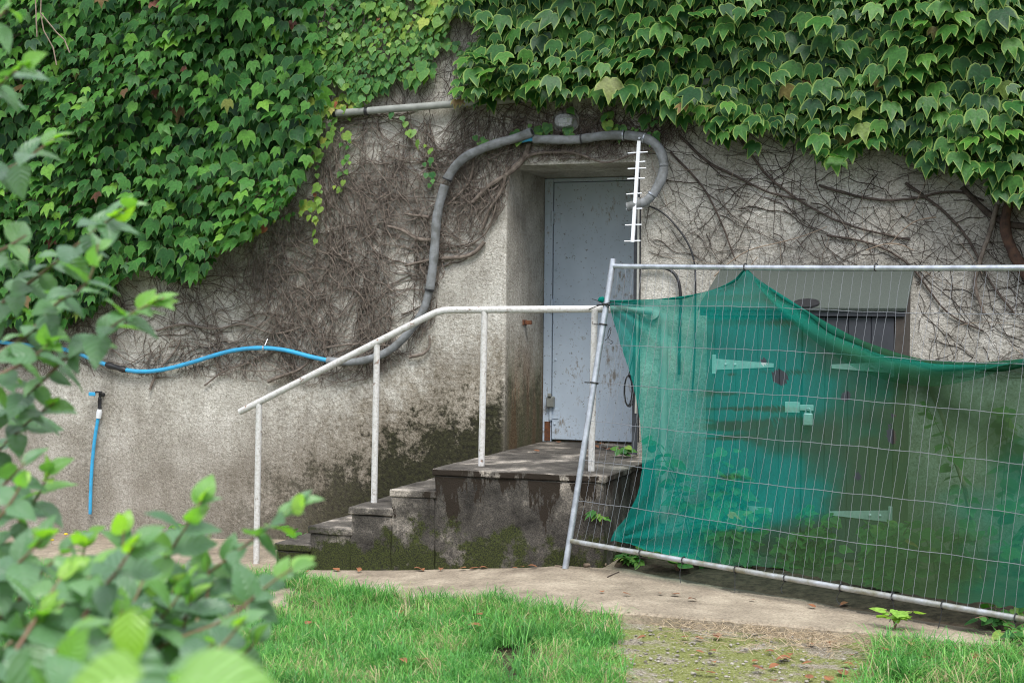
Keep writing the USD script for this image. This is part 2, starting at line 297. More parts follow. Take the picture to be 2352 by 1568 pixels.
plain('galvanised', (0.50, 0.53, 0.57), 0.42, metal=0.75, col2=(0.33, 0.35, 0.38), scale=18)
plain('dirty_galvanised', (0.42, 0.44, 0.47), 0.5, metal=0.6, col2=(0.20, 0.19, 0.13), scale=9)
plain('mesh_wire', (0.24, 0.25, 0.27), 0.5, metal=0.5, scale=12)
plain('rust', (0.20, 0.075, 0.03), 0.85, col2=(0.09, 0.04, 0.025), scale=40)
plain('foam_lagging', (0.22, 0.23, 0.24), 0.78, col2=(0.12, 0.125, 0.12), scale=16, bump=0.003, spec=0.3)
plain('lagging_inside', (0.03, 0.03, 0.03), 0.9)
plain('blue_plastic', (0.03, 0.36, 0.66), 0.4, col2=(0.045, 0.27, 0.47), scale=22)
plain('black_plastic', (0.016, 0.016, 0.018), 0.45)
plain('white_plastic', (0.70, 0.72, 0.74), 0.4, var=0.15)
plain('white_paint', (0.78, 0.80, 0.83), 0.35, var=0.08)
plain('grey_pipe', (0.27, 0.28, 0.255), 0.6, var=0.25, scale=14)
plain('pale_pipe', (0.42, 0.42, 0.38), 0.6, var=0.25, scale=14)
plain('dark_steel', (0.07, 0.075, 0.085), 0.55, var=0.4, scale=20)
plain('slate_paint', (0.035, 0.036, 0.045), 0.55, var=0.2, scale=8)
plain('shed_side', (0.055, 0.043, 0.035), 0.8, var=0.4, scale=9)
plain('roof_felt', (0.078, 0.09, 0.078), 0.95, col2=(0.048, 0.058, 0.05), scale=160, bump=0.004, spec=0.2)
plain('hinge_zinc', (0.62, 0.65, 0.66), 0.4, metal=0.55, var=0.2, scale=40)
plain('bark_grey', (0.21, 0.175, 0.145), 0.92, col2=(0.095, 0.075, 0.062), scale=26, bump=0.006, spec=0.2)
plain('bark_dark', (0.105, 0.082, 0.068), 0.92, col2=(0.045, 0.035, 0.030), scale=26, bump=0.004, spec=0.2)
plain('bark_red', (0.11, 0.062, 0.042), 0.9, col2=(0.045, 0.03, 0.025), scale=20, bump=0.006, spec=0.2)
plain('twig_tan', (0.30, 0.235, 0.175), 0.9, col2=(0.17, 0.13, 0.10), scale=30, spec=0.2)
plain('shrub_bark', (0.20, 0.11, 0.085), 0.75, col2=(0.15, 0.13, 0.06), scale=12, spec=0.3)
plain('dry_leaf', (0.26, 0.105, 0.045), 0.8, col2=(0.12, 0.055, 0.03), scale=25, spec=0.3)
plain('purple_leaf', (0.12, 0.02, 0.03), 0.7, spec=0.3)
plain('yellow_petal', (0.75, 0.55, 0.02), 0.6)
plain('straw', (0.42, 0.33, 0.22), 0.9, col2=(0.28, 0.21, 0.14), scale=30)
plain('pebble', (0.36, 0.33, 0.285), 0.85, col2=(0.12, 0.105, 0.09), scale=18)
plain('lamp_back', (0.22, 0.21, 0.19), 0.7)
plain('sticking_wood', (0.22, 0.16, 0.11), 0.9, col2=(0.11, 0.08, 0.06), scale=25, bump=0.004)
mat('lamp_glass', {'t': ('transparent_bsdf', {'color': (0.80, 0.82, 0.80)}), 'gl': ('glossy_bsdf', {'roughness': 0.12, 'color': (0.9, 0.9, 0.9)}), 'd': ('diffuse_bsdf', {'color': (0.6, 0.6, 0.57)}), 'f': ('fresnel', {'IOR': 1.7}),
     'm0': ('mix_closure', {'fac': 0.22}), 'm': ('mix_closure', {})}, [('t.BSDF', 'm0.closure1'), ('d.BSDF', 'm0.closure2'), ('f.fac', 'm.fac'), ('m0.closure', 'm.closure1'), ('gl.BSDF', 'm.closure2')], surface='m.closure')

def leaf_mat(name, ramp, edge_col, edge_from, edge_to, edge_max, rough=0.42, trans=0.25, under=None, veins=0.0):
    """st.x = how near the margin, st.y = one number per leaf"""
    n = {'a': ('uvmap', {}), 's': ('separate_xyz', {}), 'r': ('rgb_ramp', {'ramp': ramp}),
         'g': ('geometry', {}), 'n': ('noise_texture', {'scale': 60.0, 'detail': 3.0}), 'nr': ('rgb_ramp', {'ramp': [(0.3, (0.75, 0.75, 0.75)), (0.7, (1.2, 1.2, 1.2))]}), 'mn': ('mix', {'mix_type': 'multiply', 'fac': 1.0}),
         'e': ('map_range', {'range_type': 'smoothstep', 'from_min': edge_from, 'from_max': edge_to, 'to_min': 0.0, 'to_max': edge_max}),
         'm': ('mix', {'mix_type': 'mix', 'color2': edge_col}),
         'b': ('bump', {'distance': 0.004, 'strength': 0.5}),
         'p': ('principled_bsdf', {'roughness': rough, 'specular_ior_level': 0.2}), 't': ('translucent_bsdf', {}), 'tc': ('mix', {'mix_type': 'multiply', 'fac': 1.0, 'color2': (1.6, 2.0, 0.5)}), 'mx': ('mix_closure', {'fac': trans})}
    l = [('a.UV', 's.vector'), ('s.y', 'r.fac'), ('g.position', 'n.vector'), ('n.fac', 'nr.fac'), ('r.color', 'mn.color1'), ('nr.color', 'mn.color2'), ('s.x', 'e.value'), ('e.result', 'm.fac'), ('mn.color', 'm.color1'),
         ('n.fac', 'b.height'), ('b.normal', 'p.normal'), ('m.color', 'p.base_color'), ('m.color', 'tc.color1'), ('tc.color', 't.color'), ('p.BSDF', 'mx.closure1'), ('t.BSDF', 'mx.closure2')]
    mat(name, n, l, surface='mx.closure')
leaf_mat('ivy_left_leaf', [(0, (0.012, 0.052, 0.017)), (0.45, (0.038, 0.138, 0.026)), (0.80, (0.095, 0.25, 0.034)), (0.94, (0.15, 0.30, 0.035)), (0.97, (0.17, 0.11, 0.05)), (1, (0.15, 0.05, 0.045))], (0.12, 0.20, 0.055), 0.80, 1.0, 0.45)
leaf_mat('ivy_right_leaf', [(0, (0.014, 0.055, 0.018)), (0.5, (0.030, 0.108, 0.022)), (0.92, (0.070, 0.19, 0.028)), (0.97, (0.15, 0.19, 0.05)), (1, (0.20, 0.09, 0.05))], (0.30, 0.40, 0.10), 0.80, 1.0, 0.6)
leaf_mat('creeper_leaf', [(0, (0.035, 0.12, 0.04)), (0.45, (0.075, 0.20, 0.05)), (0.8, (0.20, 0.32, 0.055)), (0.95, (0.34, 0.38, 0.08)), (1, (0.30, 0.10, 0.06))], (0.3, 0.36, 0.08), 0.8, 1.0, 0.3)
leaf_mat('weed_leaf', [(0, (0.03, 0.10, 0.03)), (0.6, (0.07, 0.19, 0.04)), (0.9, (0.22, 0.30, 0.06)), (1, (0.35, 0.25, 0.06))], (0.10, 0.2, 0.05), 0.8, 1.0, 0.3)
leaf_mat('pale_weed_leaf', [(0, (0.18, 0.34, 0.06)), (1, (0.30, 0.45, 0.08))], (0.3, 0.4, 0.08), 0.8, 1.0, 0.3)
leaf_mat('bramble_leaf', [(0, (0.03, 0.095, 0.025)), (0.75, (0.065, 0.17, 0.035)), (0.93, (0.20, 0.24, 0.05)), (1, (0.40, 0.22, 0.05))], (0.2, 0.25, 0.06), 0.85, 1.0, 0.3)
# foreground shrub leaf: curved side veins in relief; st.x across (0..1 from midrib), st.y = along + 2 * number per leaf
mat('shrub_leaf', {
    'a': ('uvmap', {}), 's': ('separate_xyz', {}), 'fr': math_('fraction'), 'fl': math_('floor'), 'rn': math_('multiply', b=0.0625),
    'r': ('rgb_ramp', {'ramp': [(0, (0.07, 0.16, 0.08)), (0.45, (0.115, 0.245, 0.105)), (0.75, (0.165, 0.35, 0.06)), (1, (0.29, 0.48, 0.06))]}),
    'sx': math_('multiply', b=-0.28), 'ph': math_('add'), 'k': math_('multiply', b=44.0), 'w': math_('sine'), 'wr': ('map_range', {'from_min': 0.55, 'from_max': 1.0, 'to_min': 0.0, 'to_max': 1.0}),
    'mv': ('mix', {'mix_type': 'mix', 'color2': (0.17, 0.28, 0.10)}), 'kv': math_('multiply', b=0.12),
    'b': ('bump', {'distance': 0.0010, 'strength': 0.5, 'invert': True}),
    'p': ('principled_bsdf', {'roughness': 0.33, 'specular_ior_level': 0.8}), 't': ('translucent_bsdf', {}), 'tc': ('mix', {'mix_type': 'multiply', 'fac': 1.0, 'color2': (1.7, 2.0, 0.4)}), 'mx': ('mix_closure', {'fac': 0.33})},
    [('a.UV', 's.vector'), ('s.y', 'fr.value1'), ('s.y', 'fl.value1'), ('fl.value', 'rn.value1'), ('rn.value', 'r.fac'), ('s.x', 'sx.value1'), ('sx.value', 'ph.value1'), ('fr.value', 'ph.value2'), ('ph.value', 'k.value1'), ('k.value', 'w.value1'), ('w.value', 'wr.value'),
     ('wr.result', 'kv.value1'), ('kv.value', 'mv.fac'), ('r.color', 'mv.color1'), ('mv.color', 'p.base_color'), ('wr.result', 'b.height'), ('b.normal', 'p.normal'), ('mv.color', 'tc.color1'), ('tc.color', 't.color'), ('p.BSDF', 'mx.closure1'), ('t.BSDF', 'mx.closure2')], surface='mx.closure')
mat('grass_blade', {
    'a': ('uvmap', {}), 's': ('separate_xyz', {}), 'o': ('object_info', {}), 'g': ('geometry', {}), 'n': ('noise_texture', {'scale': 3.0, 'detail': 4.0}),
    'k': math_('multiply_add', b=0.45), 'k2': math_('multiply_add', b=0.5), 'k3': math_('subtract', b=0.26),
    'r': ('rgb_ramp', {'ramp': [(0, (0.022, 0.09, 0.020)), (0.45, (0.055, 0.205, 0.038)), (0.8, (0.115, 0.35, 0.06)), (0.93, (0.22, 0.42, 0.09)), (0.97, (0.36, 0.34, 0.15)), (1, (0.42, 0.36, 0.2))]}),
    'p': ('principled_bsdf', {'roughness': 0.4, 'specular_ior_level': 0.4}), 't': ('translucent_bsdf', {}), 'mx': ('mix_closure', {'fac': 0.3})},
    [('a.UV', 's.vector'), ('g.position', 'n.vector'), ('s.y', 'k.value1'), ('o.random', 'k2.value1'), ('n.fac', 'k2.value3'), ('k2.value', 'k3.value1'), ('k3.value', 'k.value3'), ('k.value', 'r.fac'), ('r.color', 'p.base_color'), ('r.color', 't.color'), ('p.BSDF', 'mx.closure1'), ('t.BSDF', 'mx.closure2')], surface='mx.closure')
# debris netting: a fine weave seen as partly open; st.x = algae stain, st.y = how closed the weave is
mat('green_net', {
    'a': ('uvmap', {}), 's': ('separate_xyz', {}), 'g': ('geometry', {}), 'n': ('noise_texture', {'scale': 7.0, 'detail': 4.0}),
    'k': math_('multiply_add', b=0.16), 'kc': math_('subtract', b=0.08),
    'c': ('rgb_ramp', {'ramp': [(0, (0.006, 0.205, 0.165)), (0.5, (0.018, 0.105, 0.062)), (1, (0.036, 0.058, 0.022))]}),
    'd': ('diffuse_bsdf', {}), 't': ('translucent_bsdf', {}), 'md': ('mix_closure', {'fac': 0.45}),
    'tr': ('transparent_bsdf', {'color': (0.62, 0.95, 0.86)}), 'mx': ('mix_closure', {})},
    [('a.UV', 's.vector'), ('g.position', 'n.vector'), ('n.fac', 'k.value1'), ('s.y', 'k.value3'), ('k.value', 'kc.value1'), ('kc.value', 'mx.fac'), ('s.x', 'c.fac'), ('c.color', 'd.color'), ('c.color', 't.color'), ('d.BSDF', 'md.closure1'), ('t.BSDF', 'md.closure2'), ('tr.BSDF', 'mx.closure1'), ('md.closure', 'mx.closure2')], surface='mx.closure')

# ================================================================== ground, path
H0 = 0.558                        # landing height
W, DEPTH, HT = 0.98, 0.944, 0.558+2.05
gx = np.concatenate([np.linspace(-400, -12, 12), np.linspace(-10, 10, 121), np.linspace(12, 400, 12)])
gy = np.concatenate([np.linspace(-400, -13, 12), np.linspace(-12, 4, 97), np.linspace(6, 400, 12)])
X, Y = np.meshgrid(gx, gy, indexing='ij')
Z = g(X, Y) - 0.085 + 0.02*(fbm(np.stack([X*1.5, Y*1.5, X*0], -1), 3, 2)-0.5)
Z = np.where(Y > -2.5, g(X, Y)-0.15, Z)
obj('ground', grid(np.stack([X, Y, Z], -1)), 'soil', smooth=True, kind='structure', label='bare brown soil under the lawn')
# the concrete path between wall and lawn, its kerb edge broken and uneven
xs = np.linspace(-8, 7, 260)
yf = -2.60 - 0.02*(xs-2) + 0.05*(fbm(np.stack([xs*2.2, xs*0, xs*0], -1), 4, 3)-0.5)
rows = np.linspace(0, 1, 28)
PX = np.repeat(xs[:, None], 28, 1); PY = 0.3 + (yf[:, None]-0.3)*rows[None]
PZ = g(PX, PY) + 0.012*(fbm(np.stack([PX*3, PY*3, PX*0], -1), 4, 5)-0.5)
top = np.stack([PX, PY, PZ], -1)
e1 = top[:, -1] + np.array([0, -0.012, -0.012]); e2 = e1 + np.array([0, -0.004, -0.11])
obj('path', grid(np.concatenate([top, e1[:, None], e2[:, None]], 1)), 'path_concrete', smooth=40, kind='structure', label='worn concrete path along the foot of the wall')
# damp soil behind the fence line, against wall and shed
sxs = np.linspace(1.16, 6.5, 90); r_ = np.linspace(0, 1, 16)
SX = np.repeat(sxs[:, None], 16, 1); y_l = np.clip(-1.30 - 0.527*(sxs-1.13), -2.36, 0) + 0.10*(fbm(np.stack([sxs*5, sxs*0, sxs*0+7], -1), 4, 4)-0.5)
SY = 0.06 + (y_l[:, None]-0.06)*r_[None]
SZ = g(SX, SY) + 0.012 + 0.05*np.minimum(1, (1-r_)[None]*5)*fbm(np.stack([SX*4, SY*4, SX*0], -1), 4, 9) - 0.016*(r_[None] > 0.98)
obj('soil_bed', grid(np.stack([SX, SY, SZ], -1)), 'soil', smooth=True, kind='structure', label='damp dark soil behind the fence')
# mossy gravel patch in front of the kerb
pr = np.linspace(0, 1, 70); pc = np.linspace(0, 1, 50)
yy = -2.55 - 3.2*pr
xl = 1.50 + 0.27*(-2.6-yy) + 0.10*(fbm(np.stack([yy*3, yy*0, yy*0], -1), 3, 6)-0.5)
xr = 2.86 - 0.13*(-2.7-yy)*np.exp(-np.maximum(-2.7-yy, 0)*0.6) + 0.18*(fbm(np.stack([yy*3, yy*0+3, yy*0], -1), 3, 8)-0.5)
GX = xl[:, None]-0.25 + (xr-xl+0.6)[:, None]*pc[None]; GY = np.repeat(yy[:, None], 50, 1)
GZ = g(GX, GY) - 0.058 + 0.03*(fbm(np.stack([GX*6, GY*6, GX*0], -1), 4, 12)-0.5)
obj('gravel_patch', grid(np.stack([GX, GY, GZ], -1)), 'gravel_moss', smooth=True, kind='structure', label='mossy gravel strip in front of the kerb')
def patch_edge(y):
    return np.interp(-y, -yy, xl), np.interp(-y, -yy, xr)

# ================================================================== bunker wall with recessed door
bunker = thing('bunker_wall', 'weathered grey concrete wall with a deep door recess, half covered by ivy', 'wall')
def wall_disp(x, z):
    return -0.016*(fbm(np.stack([x*1.1, z*1.1, x*0+4], -1), 5, 21)-0.5)*2
x_all = np.unique(np.round(np.concatenate([np.linspace(-10, -5, 12), np.arange(-5, 0, 0.06), np.linspace(0, W, 20), np.arange(W, 5, 0.06), np.linspace(5, 10, 12)]), 4))
z_all = np.unique(np.round(np.concatenate([np.linspace(-0.6, H0, 18), np.linspace(H0, HT, 36), np.arange(HT, 5.8, 0.07)]), 4))
fx, fz = np.meshgrid(x_all, z_all, indexing='ij')
front = np.stack([fx, wall_disp(fx, fz), fz], -1)
fv, ff = grid(front)
cen = fv[ff].mean(1)
keep = ~((cen[:, 0] > 0) & (cen[:, 0] < W) & (cen[:, 2] > H0) & (cen[:, 2] < HT))
ix = [np.argmin(abs(x_all-v)) for v in (0, W)]; iz = [np.argmin(abs(z_all-v)) for v in (H0, HT)]
ds = np.concatenate([[0, 0.012, 0.03], np.linspace(0.08, DEPTH, 14)])
def reveal(edge, inward):
    P = edge[:, None] + np.zeros((1, len(ds), 1)); t = ds/DEPTH
    P[..., 1] = edge[:, None, 1]*(1-t[None]) + ds[None]
    rough = 0.010*(fbm(P*4, 4, 31)-0.5)*np.minimum(1, ds*12)[None]
    ch = np.array([0.012, 0.003]+[0]*(len(ds)-2)) * -1                  # worn arris
    return P + np.asarray(inward)[None, None]*(rough+ch)[..., None]
left = reveal(front[ix[0], iz[0]:iz[1]+1], (1, 0, 0)); right = reveal(front[ix[1], iz[0]:iz[1]+1], (-1, 0, 0)); ceil = reveal(front[ix[0]:ix[1]+1, iz[1]], (0, 0, -1))
obj('wall', [(fv, ff[keep]), (grid(left)[0], grid(left)[1]), (grid(right)[0], grid(right)[1][:, ::-1]), (grid(ceil)[0], grid(ceil)[1][:, ::-1]),
             box(-10, 10, DEPTH+0.02, DEPTH+1.0, -0.6, 5.8), box(-10, 10, -0.02, DEPTH+1.0, 5.8, 5.95)], 'wall_concrete', bunker, smooth=50)
# door
door = tag(UsdGeom.Xform.Define(stage, numbered('/World/bunker_wall/door')).GetPrim(), 'pale blue-grey steel door with rust specks')
DY = 0.90
obj('door_leaf', box(0.075, 0.985, DY, DY+0.03, H0+0.022, HT-0.035, 0.004), 'door_paint', door)
obj('door_frame', [box(0.004, 0.070, DY-0.012, DY+0.04, H0+0.004, HT-0.004, 0.003), box(0.072, 0.976, DY-0.010, DY+0.04, HT-0.030, HT-0.004, 0.003)], 'door_paint', door)
obj('gap', box(0.0705, 0.0745, DY+0.006, DY+0.03, H0+0.02, HT-0.035), 'black_plastic', door)
for z in (0.78, 1.62, 2.3):
    obj('hinge', [tube([[0.07, DY-0.018, z-0.05], [0.07, DY-0.018, z+0.05]], 0.012, 10), box(0.074, 0.13, DY-0.006, DY, z-0.04, z+0.04, 0.002)], 'door_paint', door, smooth=40)
obj('bolt_housing', [box(0.045, 0.105, DY-0.06, DY-0.012, 0.83, 0.915, 0.008), box(0.06, 0.09, DY-0.075, DY-0.06, 0.915, 0.94, 0.004)], 'grey_pipe', door, label='algae-stained bolt housing at the foot of the frame')
for zz in (0.60, 0.64): pass
for x_, z_ in ((0.93, 0.70), (0.10, 0.70), (0.10, 1.2), (0.10, 1.9)):
    s = trimesh.creation.icosphere(2, 0.011); s.apply_scale([1, 0.6, 1]); s.apply_translation([x_, DY-0.002, z_]); obj('rivet', s, 'door_paint', door, smooth=True)
obj('rust_strip', box(0.02, 0.068, DY-0.0155, DY-0.012, H0+0.01, H0+0.16, 0.001), 'rust', door)
br = thing('rusty_bracket', 'small rusty iron bracket fixed inside the left side of the door recess', 'bracket')
p = np.array([0.0, 0.42, 1.46])
obj('plate', box(0.001, 0.012, 0.37, 0.46, 1.465, 1.505, 0.003), 'rust', br); obj('lug', box(0.012, 0.06, 0.40, 0.43, 1.47, 1.50, 0.003), 'rust', br)
st = thing('steel_jamb', 'dark upright steel angle at the right edge of the door recess', 'steel jamb')
obj('angle', [box(0.925, 0.972, 0.06, 0.068, H0+0.005, HT-0.01, 0.002), box(0.964, 0.972, 0.068, 0.12, H0+0.005, HT-0.01, 0.002)], 'dark_steel', st)
obj('conduit', tube([[0.972, -0.022, H0+0.3], [0.978, -0.024, 1.6], [0.976, -0.02, HT-0.25]], 0.008, 8), 'pale_pipe', st, smooth=True)
obj('cable', tube(spline([[0.992, -0.02, H0+0.1], [0.994, -0.022, 1.5], [0.99, -0.02, HT-0.25]], 10), 0.005, 6), 'black_plastic', st, smooth=True)

# ================================================================== steps
steps = thing('concrete_steps', 'mossy dark concrete steps and landing below the blue door', 'steps')
LY, LX0, LX1 = -1.379, -0.007, 1.124
def rough_box(x0, x1, y0, y1, z0, z1, seed, amp=0.014, step=0.034, skip=()):
    m = box(x0, x1, y0, y1, z0, z1, 0.006)
    v, f = trimesh.remesh.subdivide_to_size(m.vertices, m.faces, step)
    t = trimesh.Trimesh(v, f, process=True)
    n = np.stack([fbm(t.vertices*5+k*17, 5, seed+k)-0.5 for k in range(3)], -1)
    e = np.minimum(1, 0.35 + 2.0*fbm(t.vertices*9, 3, seed+9))[:, None]
    t.vertices = t.vertices + n*amp*2*e
    return t
gl = float(g(-1.1, LY))
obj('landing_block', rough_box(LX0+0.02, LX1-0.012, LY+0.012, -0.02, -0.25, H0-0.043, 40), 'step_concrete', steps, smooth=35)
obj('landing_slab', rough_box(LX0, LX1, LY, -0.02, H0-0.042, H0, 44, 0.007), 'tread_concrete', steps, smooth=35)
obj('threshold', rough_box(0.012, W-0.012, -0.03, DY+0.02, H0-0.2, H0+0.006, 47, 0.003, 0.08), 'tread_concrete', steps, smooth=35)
SX_ = [-0.295, -0.579, -0.867, -1.110]; SZ_ = [0.415, 0.288, 0.149, 0.028]
prev = LX0+0.02
for k, (x0, z1) in enumerate(zip(SX_, SZ_)):
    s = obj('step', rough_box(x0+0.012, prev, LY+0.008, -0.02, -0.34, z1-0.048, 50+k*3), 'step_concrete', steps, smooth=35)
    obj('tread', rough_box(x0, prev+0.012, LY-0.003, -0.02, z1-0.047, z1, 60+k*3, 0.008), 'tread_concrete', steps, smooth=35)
    prev = x0+0.012

# ================================================================== handrail
hr = thing('handrail', 'white-painted rusting tubular handrail up the concrete steps', 'handrail')
RY = -1.12
pts = [on_y(551, 945.5, RY), on_y(860, 787, RY), on_y(1000, 719, RY)]
bend = [on_y(985, 725, RY), on_y(1002, 717.5, RY), on_y(1020, 713, RY), on_y(1042, 711.5, RY)]
cx, hz = 1.0, 1.569
corner = [[cx-0.05, RY, hz], [cx-0.015, RY+0.015, hz], [cx, RY+0.05, hz]]
rail = np.vstack([np.linspace(pts[0], bend[0], 14), bend[1:], np.linspace(bend[-1]+[0.04, 0, 0], corner[0], 14), corner[1:], np.linspace([cx+.01, RY+0.1, hz], [cx+.075, -0.02, hz], 10)])
obj('rail', tube(rail, 0.0225, 12), 'rail_paint', hr, smooth=40)
obj('wall_flange', tube([[cx+.075, -0.036, hz], [cx+.075, -0.016, hz]], 0.06, 18), 'rail_paint', hr, smooth=40)
for px, py, zb in ((595, 925, None), (866, 790, 0.288), (1113, 712, H0), (1366, 711, H0)):
    t_ = on_y(px, py, RY); zb = float(g(t_[0], RY))-0.03 if zb is None else zb-0.01
    obj('post', tube(np.linspace([t_[0]-0.012, RY, zb], [t_[0], RY, t_[2]-0.004], 8), 0.021, 12), 'rail_paint', hr, smooth=40)

# ================================================================== fence panel leaning on the handrail
FB = np.array([0.903, -1.471, 0.0]); th, ph, ps, FH, FHB = .201, 1.045, -.407, 1.916, .17
FV = np.array([np.sin(th)*np.cos(ph), np.sin(th)*np.sin(ph), np.cos(th)])
_a = np.array([1, 0, 0])-FV*FV[0]; _a /= np.linalg.norm(_a); FU = _a*np.cos(ps)+np.cross(FV, _a)*np.sin(ps); FN = unit(np.cross(FU, FV))   # FN towards the camera
if np.dot(FN, EYE-FB) < 0: FN = -FN
FL = 3.45
def fp(s, h, n=0.0): return FB + FU*s + FV*h + FN*n
def to_panel(px, py, n=0.0):
    q = on_plane(px, py, FB+FN*n, FN)-FB; return q@FU, q@FV
fence = thing('fence_panel', 'galvanised temporary mesh fence panel leaning back against the handrail', 'fence panel')
for s, r in ((0, 0.019), (FL, 0.019)):
    obj('post', tube(np.linspace(fp(s, 0.0), fp(s, FH), 6), r, 14), 'galvanised', fence, smooth=40)
rt_ = [fp(s, FH-0.045-0.010*math.sin(s/FL*math.pi)) for s in np.linspace(0.015, FL-0.015, 24)]
obj('top_rail', tube(rt_, 0.0155, 12), 'galvanised', fence, smooth=40)
obj('bottom_rail', tube([fp(s, FHB) for s in np.linspace(0.015, FL-0.015, 24)], 0.0155, 12), 'dirty_galvanised', fence, smooth=40)
hs = [FHB + (FH-0.045-FHB)*k/7 for k in range(1, 7)]
for k, h in enumerate(hs):
    obj('horizontal_wire', tube([fp(s, h+0.006*math.sin(s*3+k)+0.002*math.sin(s*19+k*2), 0.004) for s in np.linspace(0, FL, 60)], 0.0017, 6), 'mesh_wire', fence, smooth=40)
def wire_off(s, h):
    return 0.018*math.sin((h-FHB)/1.7*math.pi)*(0.6+0.8*math.sin(s*2.1+0.5))
nw = 60
for k in range(1, nw):
    s = FL*k/nw; j = R.normal(0, 0.004, 9); hh = np.linspace(FHB, FH-0.045, 9)
    q = [fp(s+(wire_off(s, h)+j[i])*(0 < i < 8), h, 0.0035+0.006*math.sin(h*7+k)) for i, h in enumerate(hh)]
    obj('vertical_wire', tube(spline(q, 26), 0.0010, 5), 'mesh_wire', fence, smooth=40)
for k, (px, py) in enumerate(((1473, 1262), (1570, 1284), (1690, 1308), (1804, 1324), (1932, 1346), (2052, 1364), (2166, 1383), (2334, 1412))):
    s, _ = to_panel(px, py); c_ = fp(s, FHB)
    ring = [c_ + 0.020*(math.cos(a)*FV + math.sin(a)*FN) for a in np.linspace(0, 2*math.pi, 13)]
    tail = [c_ - 0.02*FV+0.004*FN, c_ - 0.06*FV + FU*R.normal(0, .012), c_ - (0.08+0.05*R.random())*FV + FU*R.normal(0, .02)+FN*.01]
    obj('cable_tie', [tube(ring, 0.0035, 6), tube(spline(tail, 8), 0.002, 5)], 'black_plastic', fence, smooth=40)
for px, py in ((1713, 607), (2012, 613)):
    s, _ = to_panel(px, py); c_ = fp(s, FH-0.05)
    ring = [c_ + 0.020*(math.cos(a)*FV + math.sin(a)*FN) for a in np.linspace(0, 2*math.pi, 13)]
    L = 0.16 if px < 1900 else 0.05
    obj('cable_tie', [tube(ring, 0.0035, 6), tube(spline([c_+0.018*FV, c_+L*0.6*FV+FU*.004, c_+L*FV+FU*.012], 8), 0.002, 5)], 'black_plastic', fence, smooth=40)
for py, big in ((700, 1), (745, 0), (879, 0)):
    s, h = to_panel(1385 if py == 700 else (1376 if py == 745 else 1362), py); c_ = fp(0, h)
    d_ = (c_[1]-RY)
    ring = [c_ + 0.023*(math.cos(a)*unit(FU) + math.sin(a)*FN) for a in np.linspace(0, 2*math.pi, 13)]
    ps_ = [tube(ring, 0.005, 6), tube(spline([c_-FU*.02, c_-FU*.05, c_-FU*.075], 6), 0.0035, 5)]
    if big: ps_ += [tube(spline([c_+FU*.06+FV*.02, c_+FN*.025, c_-FU*.13-FV*.03], 10), 0.0035, 5), tube(spline([c_+FU*.03-FV*.02, c_+FN*.03, c_-FU*.12+FV*.035], 10), 0.0025, 5)]
    obj('cable_tie', ps_, 'black_plastic', fence, smooth=40)
q = [fp(*to_panel(x_, y_, -0.01), -0.01) for x_, y_ in ((1390, 782), (1402, 765), (1403, 752), (1397, 776), (1408, 786), (1402, 790))]
obj('cable_tie', tube(spline(q, 20), 0.0025, 5), 'black_plastic', fence, smooth=40)

# ================================================================== green net behind the panel
net = thing('debris_net', 'torn translucent green debris netting tied behind the mesh fence', 'netting')
from scipy.interpolate import PchipInterpolator
def curve(pts):
    p = np.asarray(pts, float); t = np.concatenate([[0], np.cumsum(np.linalg.norm(np.diff(p, axis=0), axis=1))]); t /= t[-1]
    a, b = PchipInterpolator(t, p[:, 0]), PchipInterpolator(t, p[:, 1]); return lambda u: np.stack([a(u), b(u)], -1)
TOP = [(1395, 690), (1440, 689), (1500, 687), (1570, 680), (1640, 664), (1690, 640), (1713, 618), (1735, 636), (1780, 668), (1840, 706), (1920, 755), (2000, 792), (2080, 818), (2160, 832), (2250, 834), (2352, 826), (2480, 800), (2600, 770)]
BOT = [(1402, 1238), (1450, 1252), (1500, 1262), (1560, 1278), (1650, 1296), (1750, 1300), (1850, 1322), (1950, 1340), (2050, 1356), (2150, 1372), (2250, 1384), (2352, 1396), (2480, 1412), (2600, 1430)]
LEFT = [(1395, 690), (1405, 720), (1422, 780), (1445, 850), (1462, 920), (1472, 1000), (1474, 1075), (1465, 1130), (1440, 1185), (1412, 1220), (1402, 1238)]
RIGHT = [(2600, 770), (2600, 1430)]
cT, cB, cL = curve(TOP), curve(BOT), curve(LEFT)
NU, NV = 190, 120
u = np.linspace(0, 1, NU)[:, None]**0.9; v = np.linspace(0, 1, NV)[None]
T_, B_ = cT(u[:, 0])[:, None], cB(u[:, 0])[:, None]; L_ = cL(v[0])[None]; R_ = np.array(RIGHT[0]) + (np.array(RIGHT[1])-np.array(RIGHT[0]))*v[0][:, None]; R_ = R_[None]
vv, uu = v[..., None], u[..., None]
P2 = (1-vv)*T_ + vv*B_ + (1-uu)*L_ + uu*R_ - ((1-uu)*(1-vv)*np.array(TOP[0]) + uu*(1-vv)*np.array(TOP[-1]) + (1-uu)*vv*np.array(BOT[0]) + uu*vv*np.array(BOT[-1]))
qx, qy = P2[..., 0], P2[..., 1]
def tens(px, py): # folds radiating from the tied peak and along the sagging hem
    a = np.arctan2(py-600, px-1713); d = np.hypot(px-1713, py-600)
    f = 0.5+0.5*np.sin(a*17+1.2*fbm(np.stack([px/180, py/180, px*0], -1), 3, 71)*6)
    f1 = f*np.exp(-((a-0.62)/0.35)**2)*np.clip(d/160, 0, 1)
    a2 = np.arctan2(py-690, px-1392); f2 = (0.5+0.5*np.sin(a2*16))*np.exp(-np.hypot(px-1392, py-690)/260)
    a3 = np.arctan2(py-1240, px-1402); f3 = (0.5+0.5*np.sin(a3*15))*np.exp(-np.hypot(px-1402, py-1240)/240)
    return f1, f2, f3
f1, f2, f3 = tens(qx, qy)
